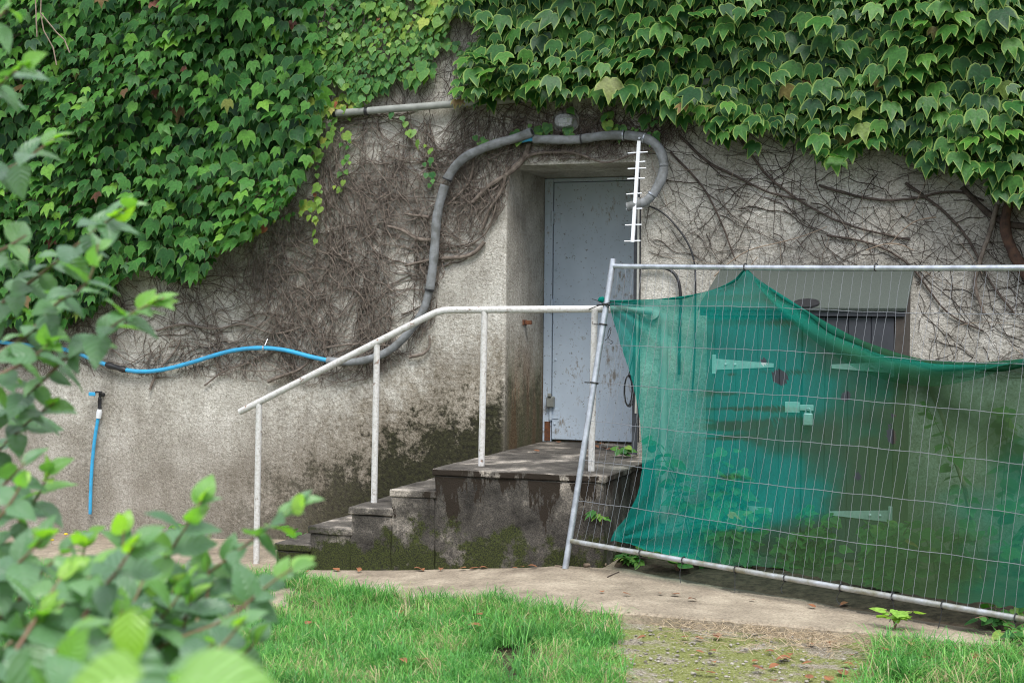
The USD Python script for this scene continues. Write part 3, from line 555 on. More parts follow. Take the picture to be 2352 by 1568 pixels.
qx = qx + 5*(fbm(np.stack([qx/25, qy/25, qx*0], -1), 3, 66)-.5)*np.exp(-u*40); qy = qy + 14*(fbm(np.stack([qx/28, qx*0, qx*0], -1), 3, 67)-.5)*np.exp(-(1-v)*30)
off = -0.020 - 0.055*f1 - 0.05*f2 - 0.05*f3 - 0.10*np.sin(np.clip((qx-1395)/1100, 0, 1)*np.pi)*(v*(1-v))*2.2 - 0.03*fbm(np.stack([qx/160, qy/240, qx*0], -1), 4, 73) - 0.016*fbm(np.stack([qx/40, qy/60, qx*0], -1), 3, 74) - 0.030*np.abs(fbm(np.stack([qx/110+qy/160, qy/300-qx/400, qx*0], -1), 3, 75)-.5)
net3 = np.empty(qx.shape+(3,))
for i in range(NU):
    for k in range(NV): net3[i, k] = on_plane(qx[i, k], qy[i, k], FB+FN*off[i, k], FN)
def sm(x, a, b): t = np.clip((x-a)/(b-a), 0, 1); return t*t*(3-2*t)
nz_ = fbm(np.stack([qx/170, qy/90, qx*0+3], -1), 5, 77)
streak = fbm(np.stack([qx/240, qy/14, qx*0+5], -1), 4, 78)
stain = sm(qx + (qy-1000)*0.35 + (nz_-0.5)*420, 1720, 1980)*0.95
stain = np.maximum(stain, 0.8*sm(streak+(nz_-.5)*.5, 0.60, 0.70)*sm(qx, 1560, 1680)*sm(1960-qx, 0, 160))
stain = np.maximum(stain, 0.75*sm(qy+(nz_-0.5)*300, 1150, 1260)*sm(qx, 1560, 1700))
stain *= 1-0.5*sm(qx+(nz_-.5)*300, 2120, 2360)*sm(qy+(nz_-.5)*260, 1000, 1200)
stain *= 1-0.7*sm(1800-qx, 0, 60)*sm(860-qy, 0, 100)
dens = 0.44 + 0.27*sm(qx, 1830, 2150) + 0.22*f1 + 0.22*f2*0.8 + 0.16*f3 + 0.10*sm(1560-qx, 0, 120) + 0.05*(nz_-.5)
dTop = (v*np.ones_like(u)); dens += 0.18*np.exp(-dTop*16)
nv_, nf_ = grid(net3)
cq = np.stack([qx.ravel(), qy.ravel()], -1)[nf_].mean(1)
keepn = np.ones(len(nf_), bool)
for hx, hy, rx_, ry_, an in ((1791, 866, 19, 17, 0.5), (1943, 910, 10, 12, 0.6), (2047, 1000, 11, 19, -0.2), (1755, 831, 6, 9, 0.2), (1970, 1093, 8, 10, 0), (2052, 954, 6, 4, 0), (2044, 975, 5, 3, 0)):
    dx, dy = cq[:, 0]-hx, cq[:, 1]-hy; a_ = dx*math.cos(an)+dy*math.sin(an); b_ = -dx*math.sin(an)+dy*math.cos(an)
    keepn &= ((a_/rx_)**2+(b_/ry_)**2) > 1
obj('net_sheet', (nv_, nf_[keepn]), 'green_net', net, smooth=True, uv=np.stack([stain.ravel(), np.clip(dens, 0, 0.97).ravel()], -1))
# rolled upper hem
uh = np.linspace(0.0, 1, 160); hp = cT(uh)
wid = 0.004 + 0.020*sm(hp[:, 0], 1740, 2000) + 0.004*np.sin(uh*60)
hem = np.array([on_plane(hp[i, 0], hp[i, 1]+wid[i]*330, FB-FN*0.03, FN) for i in range(160)])
hv, hf = tube(hem, wid, 10); hst = np.repeat((0.15+0.75*sm(hp[:, 0], 1760, 2020)*(0.35+0.65*fbm(np.stack([uh*26, uh*0, uh*0], -1), 3, 80)))*sm(2420-hp[:, 0], 0, 120), 10)
obj('rolled_hem', (hv, hf), 'green_net', net, smooth=True, uv=np.stack([np.concatenate([hst, [0, 0]]), np.full(len(hv), 0.93)], -1))
# slack fold under the hem
fu = np.linspace(0, 1, 90); t0 = cT(0.285+fu*0.50); w_ = 62*np.sin(fu*np.pi)**0.7
F3 = np.empty((90, 14, 3)); ost = np.empty((90, 14)); od = np.empty((90, 14))
for i in range(90):
    for k in range(14):
        r = k/13; px, py = t0[i, 0]-6*r, t0[i, 1]+4+w_[i]*r
        F3[i, k] = on_plane(px, py, FB-FN*(0.006+0.03*math.sin(r*math.pi*1.5+fu[i]*5)), FN); ost[i, k] = 0.25+0.7*r*sm(px, 1800, 2000); od[i, k] = 0.5*(1-r)+0.15
obj('net_fold', grid(F3), 'green_net', net, smooth=True, uv=np.stack([ost.ravel(), od.ravel()], -1))
q = far(1387, 690, 9.2); kn = trimesh.creation.icosphere(3, 0.02); kn.vertices = kn.vertices*(1+0.5*(fbm(kn.vertices*60, 3, 5)[:, None]-.5)) + fp(*to_panel(1386, 690), 0.02)
obj('knot', kn, 'green_net', net, uv=np.stack([np.zeros(len(kn.vertices)), np.full(len(kn.vertices), .97)], -1))

# ================================================================== shed behind the net
shed = thing('garden_shed', 'low dark slate shed with sloping grey felt roof behind the netting', 'shed')
x0, x1, yb, yf_, zf, zk = 1.575, 2.822, -0.05, -0.80, 1.598, 1.862
gz = 0.03
obj('wall', [box(x0+.05, x1-.012, yf_+.05, yb, gz, zf-.06), (np.array([[x, y, z] for x in (x0+.05, x1-.012) for y, z in ((yf_+.05, zf-.06), (yb, zf-.06), (yb, zk-.03))]), np.array([[0, 1, 2], [3, 5, 4], [0, 3, 4], [0, 4, 1], [0, 2, 5], [0, 5, 3], [1, 4, 5], [1, 5, 2]]))], 'shed_side', shed)
obj('corner_post', box(x1-.06, x1-.004, yf_+.004, yf_+.05, gz, zf-.03, .004), 'shed_side', shed)
obj('corner_post', box(x0+.042, x0+.09, yf_+.004, yf_+.05, gz, zf-.03, .004), 'shed_side', shed)
th_ = math.atan2(zk-zf, yb-yf_)
def roofbox(ya, yb2, z0, z1):
    m = trimesh.creation.box([x1-x0+.02, (yb2-ya)/math.cos(th_), z1-z0]); m.apply_transform(trimesh.transformations.rotation_matrix(th_, [1, 0, 0])); m.apply_translation([(x0+x1)/2, (ya+yb2)/2, zf+(zk-zf)*((ya+yb2)/2-yf_)/(yb-yf_)+(z0+z1)/2]); return m
v, f = trimesh.remesh.subdivide_to_size(*(lambda m: (m.vertices, m.faces))(roofbox(yf_-.03, yb, -.018, 0.0)), .06)
v[:, 2] += 0.004*(fbm(v*5, 3, 91)-.5)
obj('roof', (v, f), 'roof_felt', shed)
obj('fascia', box(x0, x1, yf_-.012, yf_+.006, zf-.062, zf-.018, .003), 'slate_paint', shed)
mid = 2.21
for k, (a_, b_) in enumerate(((x0+.092, mid-.004), (mid+.004, x1-.062))):
    d = tag(UsdGeom.Xform.Define(stage, numbered(str(shed.GetPath())+'/door')).GetPrim())
    n = 4; w = (b_-a_)/n
    for j in range(n):
        obj('board', box(a_+j*w+.001, a_+(j+1)*w-.0015, yf_+.012, yf_+.04, gz+.02, zf-.066, .003), 'slate_paint', d)
    hx = a_+.01 if k == 0 else b_-.01; sg = 1 if k == 0 else -1
    for hz_ in (1.23, 0.33):
        a, b = (0.035, 0.012)
        tri = np.array([[hx, yf_+.007, hz_-a], [hx, yf_+.007, hz_+a], [hx+sg*.36, yf_+.007, hz_+b], [hx+sg*.36, yf_+.007, hz_-b]])
        tri2 = tri+[0, .005, 0]
        bv = np.vstack([tri, tri2]); hm = trimesh.Trimesh(bv).convex_hull
        obj('strap_hinge', [hm, box(hx-.012-.012*(sg > 0), hx+.012*(sg < 0)+.0, yf_-.002, yf_+.012, hz_-.06, hz_+.06, .002)] + [trimesh.creation.icosphere(1, .009).apply_translation([hx+sg*t, yf_+.006, hz_]) for t in (.06, .12)], 'hinge_zinc', d)
hy = yf_+.004
obj('hasp', [box(mid-.10, mid-.01, hy-.002, hy+.008, 0.94, 1.005, .002), box(mid-.008, mid+.075, hy-.006, hy+.006, 0.955, 0.99, .002)], 'hinge_zinc', shed)
pl = thing('padlock', 'silver padlock hanging from the hasp of the shed door', 'padlock')
pc_ = np.array([mid+.045, hy-.022, 0.915])
obj('lock_body', box(pc_[0]-.028, pc_[0]+.028, pc_[1]-.012, pc_[1]+.012, pc_[2]-.05, pc_[2]+.025, .006), 'hinge_zinc', pl)
obj('shackle', tube([pc_+[.016*math.cos(t), 0, .022+.034*math.sin(t)+(0.0)] for t in np.linspace(0, math.pi, 12)], .005, 8), 'galvanised', pl, smooth=True)
vt = thing('roof_cap', 'dark plastic cap lying at the front edge of the shed roof', 'cap')
c_ = on_y(1853, 738, yf_+.06); dk = trimesh.creation.cylinder(.08, .014, sections=28); dk.apply_transform(trimesh.transformations.rotation_matrix(th_, [1, 0, 0])); dk.apply_translation([c_[0], yf_+.03, zf+.016])
obj('cap', dk, 'black_plastic', vt)

# ================================================================== pipes, hoses, antenna, lamp, cables on the wall
def wpath(pts, n, off):
    off = np.broadcast_to(off, (len(pts),)); return spline([on_y(a, b, -o) for (a, b), o in zip(pts, off)], n)
cp = thing('conduit_pipe', 'long grey conduit pipe rising across the wall above the door', 'pipe')
pp = np.linspace(on_y(740, 263, -.07), on_y(1400, 211, -.07), 20); pq = np.linspace(on_y(1410, 210, -.07), on_y(2500, 101, -.07), 20)
obj('pipe', tube(np.vstack([pp, pq]), 0.027, 12), 'grey_pipe', cp, smooth=40)
for px, py in ((770, 261), (842, 256), (1195, 227), (2290, 123)):
    c_ = on_y(px, py, -.07); obj('clip', tube([c_-[.012, 0, 0], c_+[.012, 0, 0]], .031, 12), 'black_plastic', cp, smooth=40)
lag = thing('lagged_pipe', 'grey foam-lagged water pipe arching over the door recess', 'pipe')
A = [(752, 828), (800, 831), (850, 824), (905, 797), (945, 755), (972, 712), (986, 668)]
Bp = [(987, 664), (993, 620), (999, 560), (1005, 490), (1022, 425)]
Cp = [(1026, 413), (1052, 375), (1100, 345), (1150, 327), (1190, 316), (1222, 303)]
Dp = [(1226, 320), (1270, 321), (1320, 321), (1352, 317), (1400, 311), (1434, 311)]
Ep = [(1436, 311), (1470, 315), (1500, 327), (1520, 355), (1524, 390), (1514, 422), (1500, 446)]
Fp = [(1499, 447), (1482, 463), (1462, 470), (1441, 475)]
for k, (s_, off, r) in enumerate(((A, .075, .029), (Bp, .085, .033), (Cp, [.085, .085, .09, .095, .10, .115], .033), (Dp, .085, .032), (Ep, [.085, .085, .09, .10, .11, .12, .13], .034), (Fp, [.13, .14, .15, .15], .031))):
    q = wpath(s_, 30, off); rr = r*(1+0.035*np.sin(np.linspace(0, 20, 30)+k)+0.02*R.normal(size=30))
    obj('lagging', tube(q, rr, 14), 'foam_lagging', lag, smooth=50)
q = wpath([(1195, 323), (1222, 319), (1232, 320)], 8, .085); obj('hose_gap', tube(q, .019, 10), 'blue_plastic', lag, smooth=True)
e_ = wpath(Cp, 30, [.085, .085, .09, .095, .10, .115]); obj('open_end', tube([e_[-1]+unit(e_[-1]-e_[-2])*.001, e_[-1]+unit(e_[-1]-e_[-2])*.002], .022, 14), 'lagging_inside', lag)
for (px, py), off in (((1432, 311), .085), ((1480, 317), .088), ((1336, 319), .085), ((1027, 412), .085), ((987, 666), .08), ((1499, 446), .13)):
    i = on_y(px, py, -off); allp = np.vstack([wpath(s_, 30, .085) for s_ in (A, Bp, Cp, Dp, Ep)]); k = np.argmin(np.linalg.norm(allp[:, [0, 2]]-i[[0, 2]], axis=1)); d_ = unit(allp[min(k+1, len(allp)-1)]-allp[max(k-1, 0)])
    obj('clamp_band', tube([i-d_*.005, i+d_*.005], .0375, 16), 'galvanised' if px > 1400 else 'black_plastic', lag, smooth=40)
hz2 = thing('blue_hose', 'bright blue water pipe snaking along the wall at left', 'hose')
h1 = [(-120, 770), (-20, 782), (45, 791), (120, 797), (180, 812), (235, 834), (262, 843)]; h2 = [(262, 843), (300, 851), (350, 852), (400, 843), (460, 826), (530, 806), (600, 799), (660, 805), (710, 818), (756, 828)]
obj('hose_length', tube(wpath(h1, 50, .05), .0165, 12), 'blue_plastic', hz2, smooth=True); obj('hose_length', tube(wpath(h2, 60, .055), .0165, 12), 'blue_plastic', hz2, smooth=True)
c0, c1 = on_y(244, 837, -.055), on_y(290, 850, -.055)
obj('coupling', [tube(np.linspace(c0, c1, 9), [.019, .026, .026, .021, .021, .021, .026, .026, .019], 14)], 'black_plastic', hz2, smooth=40)
for px, py in ((606, 799), (130, 799)):
    c_ = on_y(px, py, -.06); obj('hose_clip', [tube([c_-[.006, 0, 0], c_+[.006, 0, 0]], .021, 12), tube([c_, c_+[.01, 0.04, .07]], .004, 6)], 'galvanised', hz2, smooth=40)
h3 = thing('tap_hose', 'short blue hose hanging from a tap down the wall at far left', 'hose')
obj('hose_length', tube(wpath([(227, 952), (221, 985), (213, 1050), (209, 1110), (207, 1180)], 30, .05), .0135, 12), 'blue_plastic', h3, smooth=True)
obj('connector', tube([on_y(229, 940, -.05), on_y(228, 946, -.05), on_y(226, 960, -.05)], [.017, .023, .020], 12), 'white_plastic', h3, smooth=40)
t0_ = on_y(230, 915, -.05); obj('tap', [tube([t0_+[0, .06, .03], t0_+[0, .0, .03], t0_+[0, -.005, 0], on_y(229, 938, -.05)], .016, 10), box(t0_[0]-.03, t0_[0]+.03, t0_[1]-.03, t0_[1]-.01, t0_[2]+.045, t0_[2]+.06, .004)], 'black_plastic', h3)
obj('lever', box(t0_[0]-.09, t0_[0]-.03, t0_[1]-.03, t0_[1]-.012, t0_[2]+.02, t0_[2]+.05, .005), 'blue_plastic', h3)
# antenna
an = thing('antenna', 'white yagi antenna hanging by the top right corner of the door recess', 'antenna')
AO = .17
a0, a1 = on_y(1468, 324, -AO), on_y(1453, 556, -AO)
d_ = unit(a1-a0); s_ = unit(np.cross(d_, [0, 1, 0])); 
def bar(a, b, w, t):
    d = unit(b-a); s = unit(np.cross(d, [0, 1., 0])); n = np.array([0, 1., 0]); return trimesh.Trimesh([a+s*w*i+n*t*j for i in (-1, 1) for j in (-1, 1)]+[b+s*w*i+n*t*j for i in (-1, 1) for j in (-1, 1)]).convex_hull
obj('boom', bar(a0, a1, .0115, .010), 'white_paint', an)
for (xa, ya), (xb, yb_) in (((1442, 352), (1488, 349)), ((1460, 373), (1482, 371)), ((1442, 388), (1484, 386)), ((1441, 411), (1481, 409)), ((1439, 446), (1474, 444)), ((1438, 480), (1475, 479)), ((1436, 517), (1474, 516)), ((1434, 554), (1471, 553))):
    obj('element', tube([on_y(xa, ya, -AO+.005), on_y(xb, yb_, -AO+.005)], .0048, 8), 'white_paint', an, smooth=40)
obj('mount', [tube([a0+[0, .0, .02], a0+[0, AO-.02, .02]], .008, 8)], 'galvanised', an, smooth=40)
# bulkhead lamp
lp = thing('bulkhead_lamp', 'unlit oval bulkhead lamp with clear ribbed glass above the door', 'lamp')
lc = on_y(1303, 281, 0)
def oval(w, h, d0, d1, n=32, k=1.0):
    t = np.linspace(0, 2*np.pi, n, endpoint=False); e = 2.6
    x = np.sign(np.cos(t))*np.abs(np.cos(t))**(2/e)*w; z = np.sign(np.sin(t))*np.abs(np.sin(t))**(2/e)*h
    return trimesh.Trimesh(np.vstack([np.stack([lc[0]+x, np.full(n, -d0), lc[2]+z], 1), np.stack([lc[0]+x*k, np.full(n, -d1), lc[2]+z*k], 1)])).convex_hull
obj('base', oval(.098, .075, .0, .035), 'lamp_back', lp)
obj('glass', oval(.086, .062, .036, .10, k=.72), 'lamp_glass', lp, smooth=25)
obj('reflector', box(lc[0]-.052, lc[0]+.05, -.045, -.037, lc[2]-.026, lc[2]+.026, .004), 'white_paint', lp)
obj('tube_bulb', tube([lc+[-.045, -.06, 0], lc+[.045, -.06, 0]], .012, 12), 'white_plastic', lp, smooth=True)
# black cable loop
cb = thing('black_cable', 'black cable curving down the wall right of the door', 'cable')
obj('cable', tube(wpath([(1486, 472), (1515, 484), (1545, 510), (1575, 550), (1592, 590), (1597, 630), (1597, 700), (1596, 800), (1590, 900)], 50, .035), .0065, 8), 'black_plastic', cb, smooth=True)
obj('gland', tube([on_y(1486, 468, -.01), on_y(1486, 470, -.06)], [.022, .02], 12), 'grey_pipe', cb, smooth=40)
cb2 = thing('black_conduit', 'black conduit bending down the wall below the black cable', 'cable')
obj('conduit', tube(wpath([(1474, 616), (1520, 615), (1542, 622), (1556, 640), (1562, 665), (1562, 740), (1560, 860)], 40, .03), .011, 8), 'black_plastic', cb2, smooth=True)
dp = thing('pale_downpipe', 'pale upright pipe on the wall between door and shed, seen through the netting', 'pipe')
obj('pipe', tube(wpath([(1526, 720), (1526, 900), (1525, 1200)], 12, .06), .026, 12), 'pale_pipe', dp, smooth=40)
co = thing('cable_coil', 'coil of black cable hanging against the right side of the door recess', 'cable')
cc = on_y(1443, 897, -.02)
for k in range(3):
    t = np.linspace(0, 2*np.pi, 30); w_c = .026+.006*k
    obj('loop', tube(np.stack([cc[0]+w_c*np.cos(t)+.006*k, cc[1]-.008*k+0*t, cc[2]+(.10+.006*k)*np.sin(t)], 1), .0042, 6, False), 'black_plastic', co, smooth=True)
obj('cable_tail', tube(spline([cc+[.0, 0, .1], cc+[.05, 0, .35], cc+[.06, .01, .7]], 20), .0042, 6), 'black_plastic', co, smooth=True)

# ================================================================== leaves
def ivy_leaf(kind):
    """three-lobed leaf, petiole at the origin, tip at +y, face +z; returns vertices, faces, margin value"""
    if kind == 0: half = [(0.05, -0.09), (0.26, -0.13), (0.45, 0.02), (0.55, 0.32), (0.57, 0.76), (0.41, 0.60), (0.27, 0.50), (0.22, 0.66), (0.16, 0.84)]
    elif kind == 1: half = [(0.06, -0.08), (0.28, -0.08), (0.48, 0.10), (0.58, 0.40), (0.52, 0.80), (0.38, 0.62), (0.25, 0.52), (0.21, 0.66), (0.13, 0.86)]
    elif kind == 2: half = [(0.04, -0.10), (0.24, -0.12), (0.44, 0.05), (0.62, 0.36), (0.66, 0.62), (0.44, 0.54), (0.30, 0.48), (0.24, 0.66), (0.13, 0.86)]
    else: half = [(0.05, -0.14), (0.24, -0.18), (0.42, -0.05), (0.53, 0.22), (0.50, 0.50), (0.34, 0.52), (0.25, 0.68), (0.13, 0.9)]
    out = np.array([(0, 0.0)] + half + [(0, 1.17)] + [(-x, y) for x, y in half[::-1]])
    c = np.array([0, 0.30]); n = len(out)
    inner = c + (out-c)*0.80
    mid_ = np.array([[0, .02], [0, .35], [0, .7]])
    P = np.vstack([out, inner, [c]]); E = np.concatenate([np.ones(n), np.full(n, .80), [0]])
    f = []
    for i in range(n):
        j = (i+1) % n; f += [(i, j, n+j), (i, n+j, n+i), (n+i, n+j, 2*n)]
    x, y = P[:, 0], P[:, 1]
    z = 0.16*np.abs(x) - 0.30*np.abs(x)**1.8 - 0.20*np.clip(y-0.2, 0, 2)**2 + 0.05*np.sin(x*9+y*4)*np.abs(x)
    return np.stack([x, y, z], 1), np.array(f), E
def heart_leaf():
    half = [(0.18, -0.16), (0.40, -0.10), (0.52, 0.14), (0.44, 0.46), (0.24, 0.76)]
    out = np.array([(0, 0.0)] + half + [(0, 1.0)] + [(-x, y) for x, y in half[::-1]]); n = len(out); c = np.array([0, .3])
    P = np.vstack([out, [c]]); f = [(i, (i+1) % n, n) for i in range(n)]
    z = -0.25*np.abs(P[:, 0])**1.5 - .2*P[:, 1]**2
    return np.column_stack([P, z]), np.array(f), np.concatenate([np.ones(n), [0]])
IVY = [ivy_leaf(k) for k in range(4)]; HEART = [heart_leaf()]
def place(proto, pos, tip, nrm, size):
    """pos, tip, nrm (n,3), size (n) -> list of vertex arrays"""
    y = unit(tip); z = unit(nrm - y*np.sum(nrm*y, -1, keepdims=True)); x = np.cross(y, z)
    v = proto[0]
    return pos[:, None] + size[:, None, None]*(v[None, :, 0:1]*x[:, None] + v[None, :, 1:2]*y[:, None] + v[None, :, 2:3]*z[:, None])
def leaves(parent, m, protos, pos, tip, nrm, size, rnd, single, name='leaf', mass='foliage'):
    """single: indices that become parts of their own; the rest is one part"""
    kind = (np.arange(len(pos))*7919) % len(protos); vs, fs, us, n = [], [], [], 0
    sg = np.zeros(len(pos), bool); sg[single] = True
    for k, pr in enumerate(protos):
        i = np.where(kind == k)[0]
        if not len(i): continue
        V_ = place(pr, pos[i], tip[i], nrm[i], size[i])
        for a, b in zip(i, V_):
            uv = np.stack([pr[2], np.full(len(pr[2]), rnd[a])], 1)
            if sg[a]: obj(name, (b, pr[1]), m, parent, smooth=True, uv=uv)
            else: vs.append(b); fs.append(pr[1]+n); us.append(uv); n += len(b)
    if vs: obj(mass, (np.vstack(vs), np.vstack(fs)), m, parent, smooth=True, uv=np.vstack(us), kind='stuff')
def seen(px, py, m=30): return (px > -m) & (px < 2352+m) & (py > -m) & (py < 1568+m)
def poisson(poly, spacing, tries=60000, off=None):
    """quasi-even points in a polygon of the photograph, returned as picture points; spacing in picture pixels"""
    poly = np.asarray(poly, float); lo, hi = poly.min(0), poly.max(0); cell = {}
    out = []; rr = np.random.default_rng(int(abs(lo).sum()+spacing*10))
    c = lo + (hi-lo)*rr.random((tries, 2)); c = c[inpoly(c[:, 0], c[:, 1], poly)]
    for a, b in c:
        k = (int(a//spacing), int(b//spacing)); ok = True
        for i in (-1, 0, 1):
            for j in (-1, 0, 1):
                for q in cell.get((k[0]+i, k[1]+j), ()):
                    if (q[0]-a)**2+(q[1]-b)**2 < spacing**2: ok = False; break
                if not ok: break
            if not ok: break
        if ok: cell.setdefault(k, []).append((a, b)); out.append((a, b))
    return np.array(out)
def ivy(poly, layers, parent, m, size, seed, protos=IVY):
    rr = np.random.default_rng(seed); P, Tp, N, S, C, front = [], [], [], [], [], []
    for sp, d0, d1, sc in layers:
        q = poisson(poly, sp)
        clump = fbm(np.column_stack([q/150, np.zeros(len(q))]), 3, seed)
        d = d0 + (d1-d0)*np.clip(clump*1.5-.25+rr.normal(0, .15, len(q)), 0, 1)
        pos = np.array([on_y(a, b, -o) for (a, b), o in zip(q, d)])
        n = len(q)
        ang = 0.55 + 0.5*(clump-.5)*2 + rr.normal(0, .22, n)           # how far the tip swings out from the wall
        roll = rr.normal(0, .30, n) + .35*(fbm(np.column_stack([q/90, np.ones(n)]), 2, seed+3)-.5)*2
        tip = np.stack([np.sin(roll), -np.sin(ang)*.9, -np.cos(ang)*np.cos(roll)], 1)
        nrm = np.stack([rr.normal(0, .22, n), -np.cos(ang)*.9, np.sin(ang)+.15], 1)
        P.append(pos); Tp.append(tip); N.append(nrm); S.append(size*sc*np.clip(rr.normal(.95, .22, n), .42, 1.45)); C.append(np.clip(0.42+.5*(clump-.5)+rr.normal(0, .24, n), 0, .9)); front.append(d)
    P, Tp, N, S, C, D = (np.concatenate(x) for x in (P, Tp, N, S, C, front))
    odd = rr.random(len(C)); C = np.where(odd > .985, rr.uniform(.95, 1, len(C)), C)
    rel = P-EYE; z = rel@FW; px, py = 1176+3266.7*(rel@RT)/z, 784-3266.7*(rel@UP)/z
    score = S + .5*D; score[~seen(px, py, -10)] = -1
    leaves(parent, m, protos, P, Tp, N, S, C, np.argsort(-score)[:298])
    # leaf stalks
    i = np.argsort(-score)[:900]; ts = [tube([P[k]+[0, .06, .03], P[k]+[0, .015, .012], P[k]], .0016, 3, False) for k in i]
    obj('leaf_stalks', ts, 'bark_red', parent, kind='stuff')
LEFT_IVY = [(-330, -350), (690, -350), (715, 0), (735, 150), (742, 235), (715, 330), (688, 415), (640, 480), (560, 545), (490, 575), (470, 630), (390, 638), (330, 600), (270, 630), (235, 690), (140, 745), (0, 735), (-330, 740)]
RIGHT_IVY = [(1090, -350), (2750, -350), (2750, 520), (2390, 465), (2290, 440), (2265, 400), (2180, 355), (2120, 365), (2090, 310), (1990, 320), (1900, 375), (1870, 300), (1760, 280), (1650, 310), (1590, 240), (1500, 240), (1400, 205), (1280, 208), (1180, 214), (1110, 218), (1046, 205), (1062, 120), (1110, 95), (1120, 40), (1060, 20), (1040, -40)]
lv = thing('left_ivy', 'mass of mid-green ivy over the upper left of the wall, bare stems trailing below', 'ivy')
ivy(LEFT_IVY, ((15, .03, .10, 1.0), (17, .08, .20, 1.0), (21, .14, .34, 1.05), (29, .20, .46, 1.1)), lv, 'ivy_left_leaf', .086, 101)
rv = thing('right_ivy', 'sheet of larger ivy leaves with pale margins over the upper right of the wall', 'ivy')
ivy(RIGHT_IVY, ((17, .03, .10, 1.0), (20, .08, .18, 1.0), (24, .13, .28, 1.05), (36, .18, .38, 1.15)), rv, 'ivy_right_leaf', .097, 202, IVY[:3])
# fringe leaves hanging below the right-hand sheet
fr = [(1240, 250), (1290, 240), (1665, 328), (1700, 300), (1735, 350), (1848, 345), (1890, 372), (1920, 340), (2060, 345), (2100, 372), (2140, 400), (2230, 360), (2240, 410), (2200, 395), (2290, 450), (2340, 460), (1530, 275), (1455, 262), (1190, 235), (1380, 240), (1570, 290), (1810, 320)]
q = np.array(fr, float); q = np.vstack([q, [(1048, 252), (1062, 250), (1075, 246), (1095, 250), (1130, 250)]]); n = len(q); rr = np.random.default_rng(8)
leaves(rv, 'ivy_right_leaf', IVY[:2], np.array([on_y(a, b-22, -rr.uniform(.06, .16)) for a, b in q]), np.stack([rr.normal(0, .2, n), np.full(n, -.45), np.full(n, -1.)], 1), np.stack([rr.normal(0, .2, n), np.full(n, -1.), np.full(n, .5)], 1), rr.uniform(.085, .125, n)*np.where(np.arange(n) >= n-5, .7, 1), np.where((np.arange(n) >= n-5) & (np.arange(n) < n-2), .99, rr.uniform(.2, .6, n)), [], mass='fringe_foliage')

# ---- small-leaved creeper in the middle
cr = thing('small_leaved_creeper', 'small heart-leaved yellow-green creeper between the two ivies, strands hanging to the door', 'creeper')
CREEP = [(660, -350), (1130, -350), (1120, 60), (1090, 120), (1060, 190), (1000, 170), (950, 195), (905, 165), (880, 205), (840, 235), (800, 250), (745, 262), (690, 250), (700, 100)]
rr = np.random.default_rng(33)
q = np.vstack([poisson(CREEP, 11), poisson(CREEP, 13), poisson(CREEP, 18)])
q = q[fbm(np.column_stack([q/70, q[:, :1]*0]), 3, 5) > np.where(q[:, 0] > 930, .34, .25) + .10*(q[:, 1] > 120)*(q[:, 0] > 880)]
q2 = poisson([(600, 230), (770, 240), (770, 300), (745, 340), (735, 470), (720, 540), (705, 480), (700, 380), (640, 470), (560, 540), (470, 600), (520, 520), (640, 420), (690, 330)], 14)
q2 = q2[fbm(np.column_stack([q2/60, q2[:, :1]*0]), 3, 7) > .46]
str_ = []
for path_ in ([(800, 255), (790, 330), (800, 380), (770, 440)], [(735, 265), (730, 400), (725, 540)], [(905, 265), (940, 300), (990, 340), (985, 380), (992, 420)], [(1310, 250), (1300, 290), (1305, 310)], [(1395, 205), (1385, 250), (1395, 275)], [(1508, 230), (1500, 270), (1498, 300), (1492, 318)], [(1400, 290), (1430, 300), (1455, 300)], [(1270, 285), (1230, 300), (1200, 310)], [(560, 545), (660, 500), (740, 440)], [(2110, 40), (2150, 150), (2180, 260), (2190, 300)], [(1180, 300), (1120, 330), (1100, 320)]):
    p_ = np.array(path_, float); t = np.linspace(0, 1, 15); tt = np.linspace(0, 1, len(p_)); str_.append(np.stack([np.interp(t, tt, p_[:, 0]), np.interp(t, tt, p_[:, 1])], 1)+rr.normal(0, 6, (15, 2)))
q3 = np.vstack(str_); q = np.vstack([q, q2, q3]); n = len(q)
d = np.clip(rr.uniform(.01, .07, n) + .05*fbm(np.column_stack([q/60, q[:, :1]*0+4]), 2, 3), 0, .2); d[q[:, 0] < 770] += .05
leaves(cr, 'creeper_leaf', HEART+[IVY[3]], np.array([on_y(a, b, -o) for (a, b), o in zip(q, d)]), np.stack([rr.normal(0, .4, n), -rr.uniform(.1, .7, n), np.full(n, -1.)], 1), np.stack([rr.normal(0, .3, n), np.full(n, -1.), rr.uniform(.1, .8, n)], 1), rr.uniform(.024, .062, n)*np.where(rr.random(n) > .88, 1.8, 1), np.clip(.25+.9*(fbm(np.column_stack([q/80, q[:, :1]*0+9]), 3, 6)-.35)+rr.normal(0, .15, n)+(.25*((q[:, 1] > 225) & (q[:, 0] < 860))), 0, 1), [])
obj('strands', [tube(np.array([on_y(a, b, -.03) for a, b in s_]), .0018, 4) for s_ in str_], 'bark_red', cr, kind='stuff')

